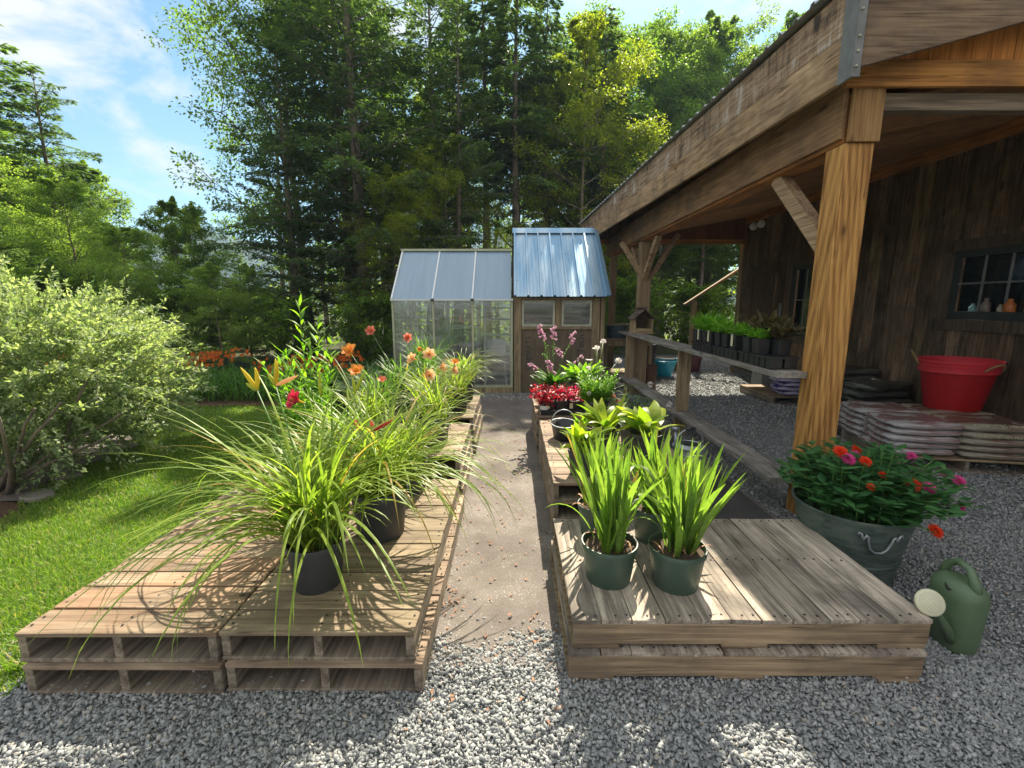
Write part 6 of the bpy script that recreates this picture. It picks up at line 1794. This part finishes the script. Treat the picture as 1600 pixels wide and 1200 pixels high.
# ================================================================ GARDEN PLANTS
def willow(label, x, y):
    rs = rs_(800); o = thing('willow_shrub', label, 'shrub', (x, y, 0))
    mb = MB(); C, D = [], []
    for s_ in range(10):
        a = rs.uniform(-1.2, 2.6) if s_ else -.4; el = R(rs.uniform(35, 75)); d = Vector((math.cos(a)*math.cos(el), math.sin(a)*math.cos(el), math.sin(el)))
        pts = [Vector((rs.uniform(-.12, .12), rs.uniform(-.12, .12), 0))]
        for j in range(6): d = (d + Vector(rs.uniform(-.15, .15, 3))).normalized(); pts.append(pts[-1] + d*.2)
        mb.tube(pts, [.022*(1-.1*j) for j in range(7)], 7)
        # twigs
    cx, cy, cz, rx_, ry_, rz_ = -.42, .58, .90, 1.72, 1.48, 1.00
    nst = 1900
    for k in range(nst):
        v = rs.normal(0, 1, 3); v /= np.linalg.norm(v)
        if v[2] < -.78: v[2] = -.78
        rr_ = rs.uniform(.25, 1.0) ** .6
        b = np.array([cx + v[0]*rx_*rr_*.72, cy + v[1]*ry_*rr_*.72, cz + v[2]*rz_*rr_*.72])
        dirv = v*np.array([1, 1, .7]) + np.array([0, 0, .35]) + rs.normal(0, .35, 3); dirv /= np.linalg.norm(dirv)
        Ln = rs.uniform(.25, .55) * (1.35 if rs.uniform() > .93 else 1); m = 46
        t = np.linspace(.0, 1, m)[:, None]
        p_ = b[None] + dirv[None]*t*Ln + np.array([0, 0, -.16])[None]*(t**2)*Ln
        C.append(p_ + rs.normal(0, .012, (m, 3))); D.append(dirv[None]*.8 + rs.normal(0, .6, (m, 3)))
        if k % 3 == 0: mb.tube([tuple(b), tuple(p_[m//2]), tuple(p_[-1])], [.005, .003, .0015], 3, False)
    C = np.concatenate(C); D = np.concatenate(D); n = len(C); L = rs.uniform(.03, .065, n)
    mb.build('trunk', M['bark'], o, True)
    foliage('crown', leaf_arrays(C, D, np.tile([0, 0, 1.0], (n, 1)) + rs.normal(0, .6, (n, 3)), L, L*.42, .1), M['lf_willow'], o)
    return o
willow('big dappled willow bush with pale variegated leaves at the left lawn edge', -4.32, 3.75)
spike_plant('tall yellow green shoots rising behind the willow bush', -6.3, 5.6, 0, 811, 14, 2.55, (.10, .2), (.02, .035), 'lf_lime', potted=False, dens=26, lean=.25, spread=.6)
# orange daylily bed
o = thing('orange_lily_bed', 'long bed of orange daylilies at the back of the lawn', 'flower bed', (0, 0, .014))
o['kind'] = 'stuff'
rs = rs_(820); parts = []; fl_parts = []
n = 5200
x = rs.uniform(-8.6, -2.5, n); y = 7.35 + rs.uniform(0, 1, n)*1.7 + np.where(x > -3.4, (x+3.4)*1.2, 0)
base = np.stack([x, y, np.zeros(n)], 1)
parts.append(straps(rs, n, 0, (.42, .7), (.014, .022), (0, 25), (50, 140), seg=5, base=base))
lf = foliage('leaves', parts, M['lf_mid'], o); lf['kind'] = 'stuff'
m = 430
for i in range(m + 250):
    X = rs.uniform(-9.4, -2.9); Y = 7.5 + rs.uniform(0, 1)*1.5; Z = rs.uniform(.46, .68) + .06*math.sin(X*2.1)
    if math.sin(X*3.1) + math.sin(X*1.7+1) < -.9: continue
    V, F = straps(rs, 6, 0, (.04, .055), (.022, .03), (15, 30), (50, 100), 0, seg=3, az=np.arange(6)*np.pi/3, prof='petal', base=np.zeros((6, 3)))
    V = V @ rotm((rs.uniform(-.5, .5), -.9, rs.uniform(.0, .8))).T
    fl_parts.append((V + np.array([X, Y, Z]), F))
f = foliage('flowers', fl_parts, petal('bed_lily_petal', (.42,.07,.01), (.80,.22,.03)), o, True); f['kind'] = 'stuff'
def gplant(label, x, y, seed, n, L, Wd, mat, prof='ovate', t0=(10, 60), t1=(50, 115), r=.1, name='garden_plant', seg=6):
    o = thing(name, label, 'plant', (x, y, .012)); V, F = straps(rs_(seed), n, r, L, Wd, t0, t1, 0, seg=seg, prof=prof); foliage('leaves', (V, F), M[mat], o, True); return o
gplant('blue green hosta mound beyond the lawn corner', -2.55, 7.1, 831, 110, (.3, .62), (.12, .18), 'lf_hosta', name='hosta_plant', r=.2)
gplant('cream variegated hosta behind the blue green mound', -2.5, 7.9, 832, 120, (.35, .8), (.06, .1), 'lf_willow', name='hosta_plant', r=.25, t0=(5, 50))
gplant('large leaved plant at the left of the hosta mounds', -3.2, 8.0, 833, 80, (.3, .6), (.08, .12), 'lf_mid', r=.2)
gplant('bright grassy clump between the third stack and the greenhouse corner', -1.75, 6.6, 834, 130, (.5, .85), (.012, .02), 'lf_day2', prof='strap', r=.14, t0=(0, 25), t1=(40, 130), name='grassy_clump')
gplant('small sunlit weed tuft beside the blue bucket', 4.15, 11.9, 835, 60, (.12, .28), (.03, .05), 'lf_lime', r=.15)
gplant('leafy clump at the foot of the lawn side of the second stack', -1.75, 4.6, 836, 90, (.3, .55), (.012, .02), 'lf_day', prof='strap', r=.12, t0=(0, 30), t1=(50, 130), name='grassy_clump')

# ================================================================ HAZE
if HAZE:
    mb = MB(); mb.box(-790, 620, -25, 600, -19, 118)
    hm = bpy.data.materials.new('haze_air'); hm.use_nodes = True; hn = hm.node_tree.nodes; hn.clear()
    ho = hn.new('ShaderNodeOutputMaterial'); pv = hn.new('ShaderNodeVolumePrincipled'); pv.inputs['Density'].default_value = .0008
    pv.inputs['Color'].default_value = (.55, .75, 1.0, 1); pv.inputs['Anisotropy'].default_value = .05
    hm.node_tree.links.new(pv.outputs[0], ho.inputs['Volume'])
    tag(mb.build('haze', hm), 'thin bluish haze in the air', kind='stuff')
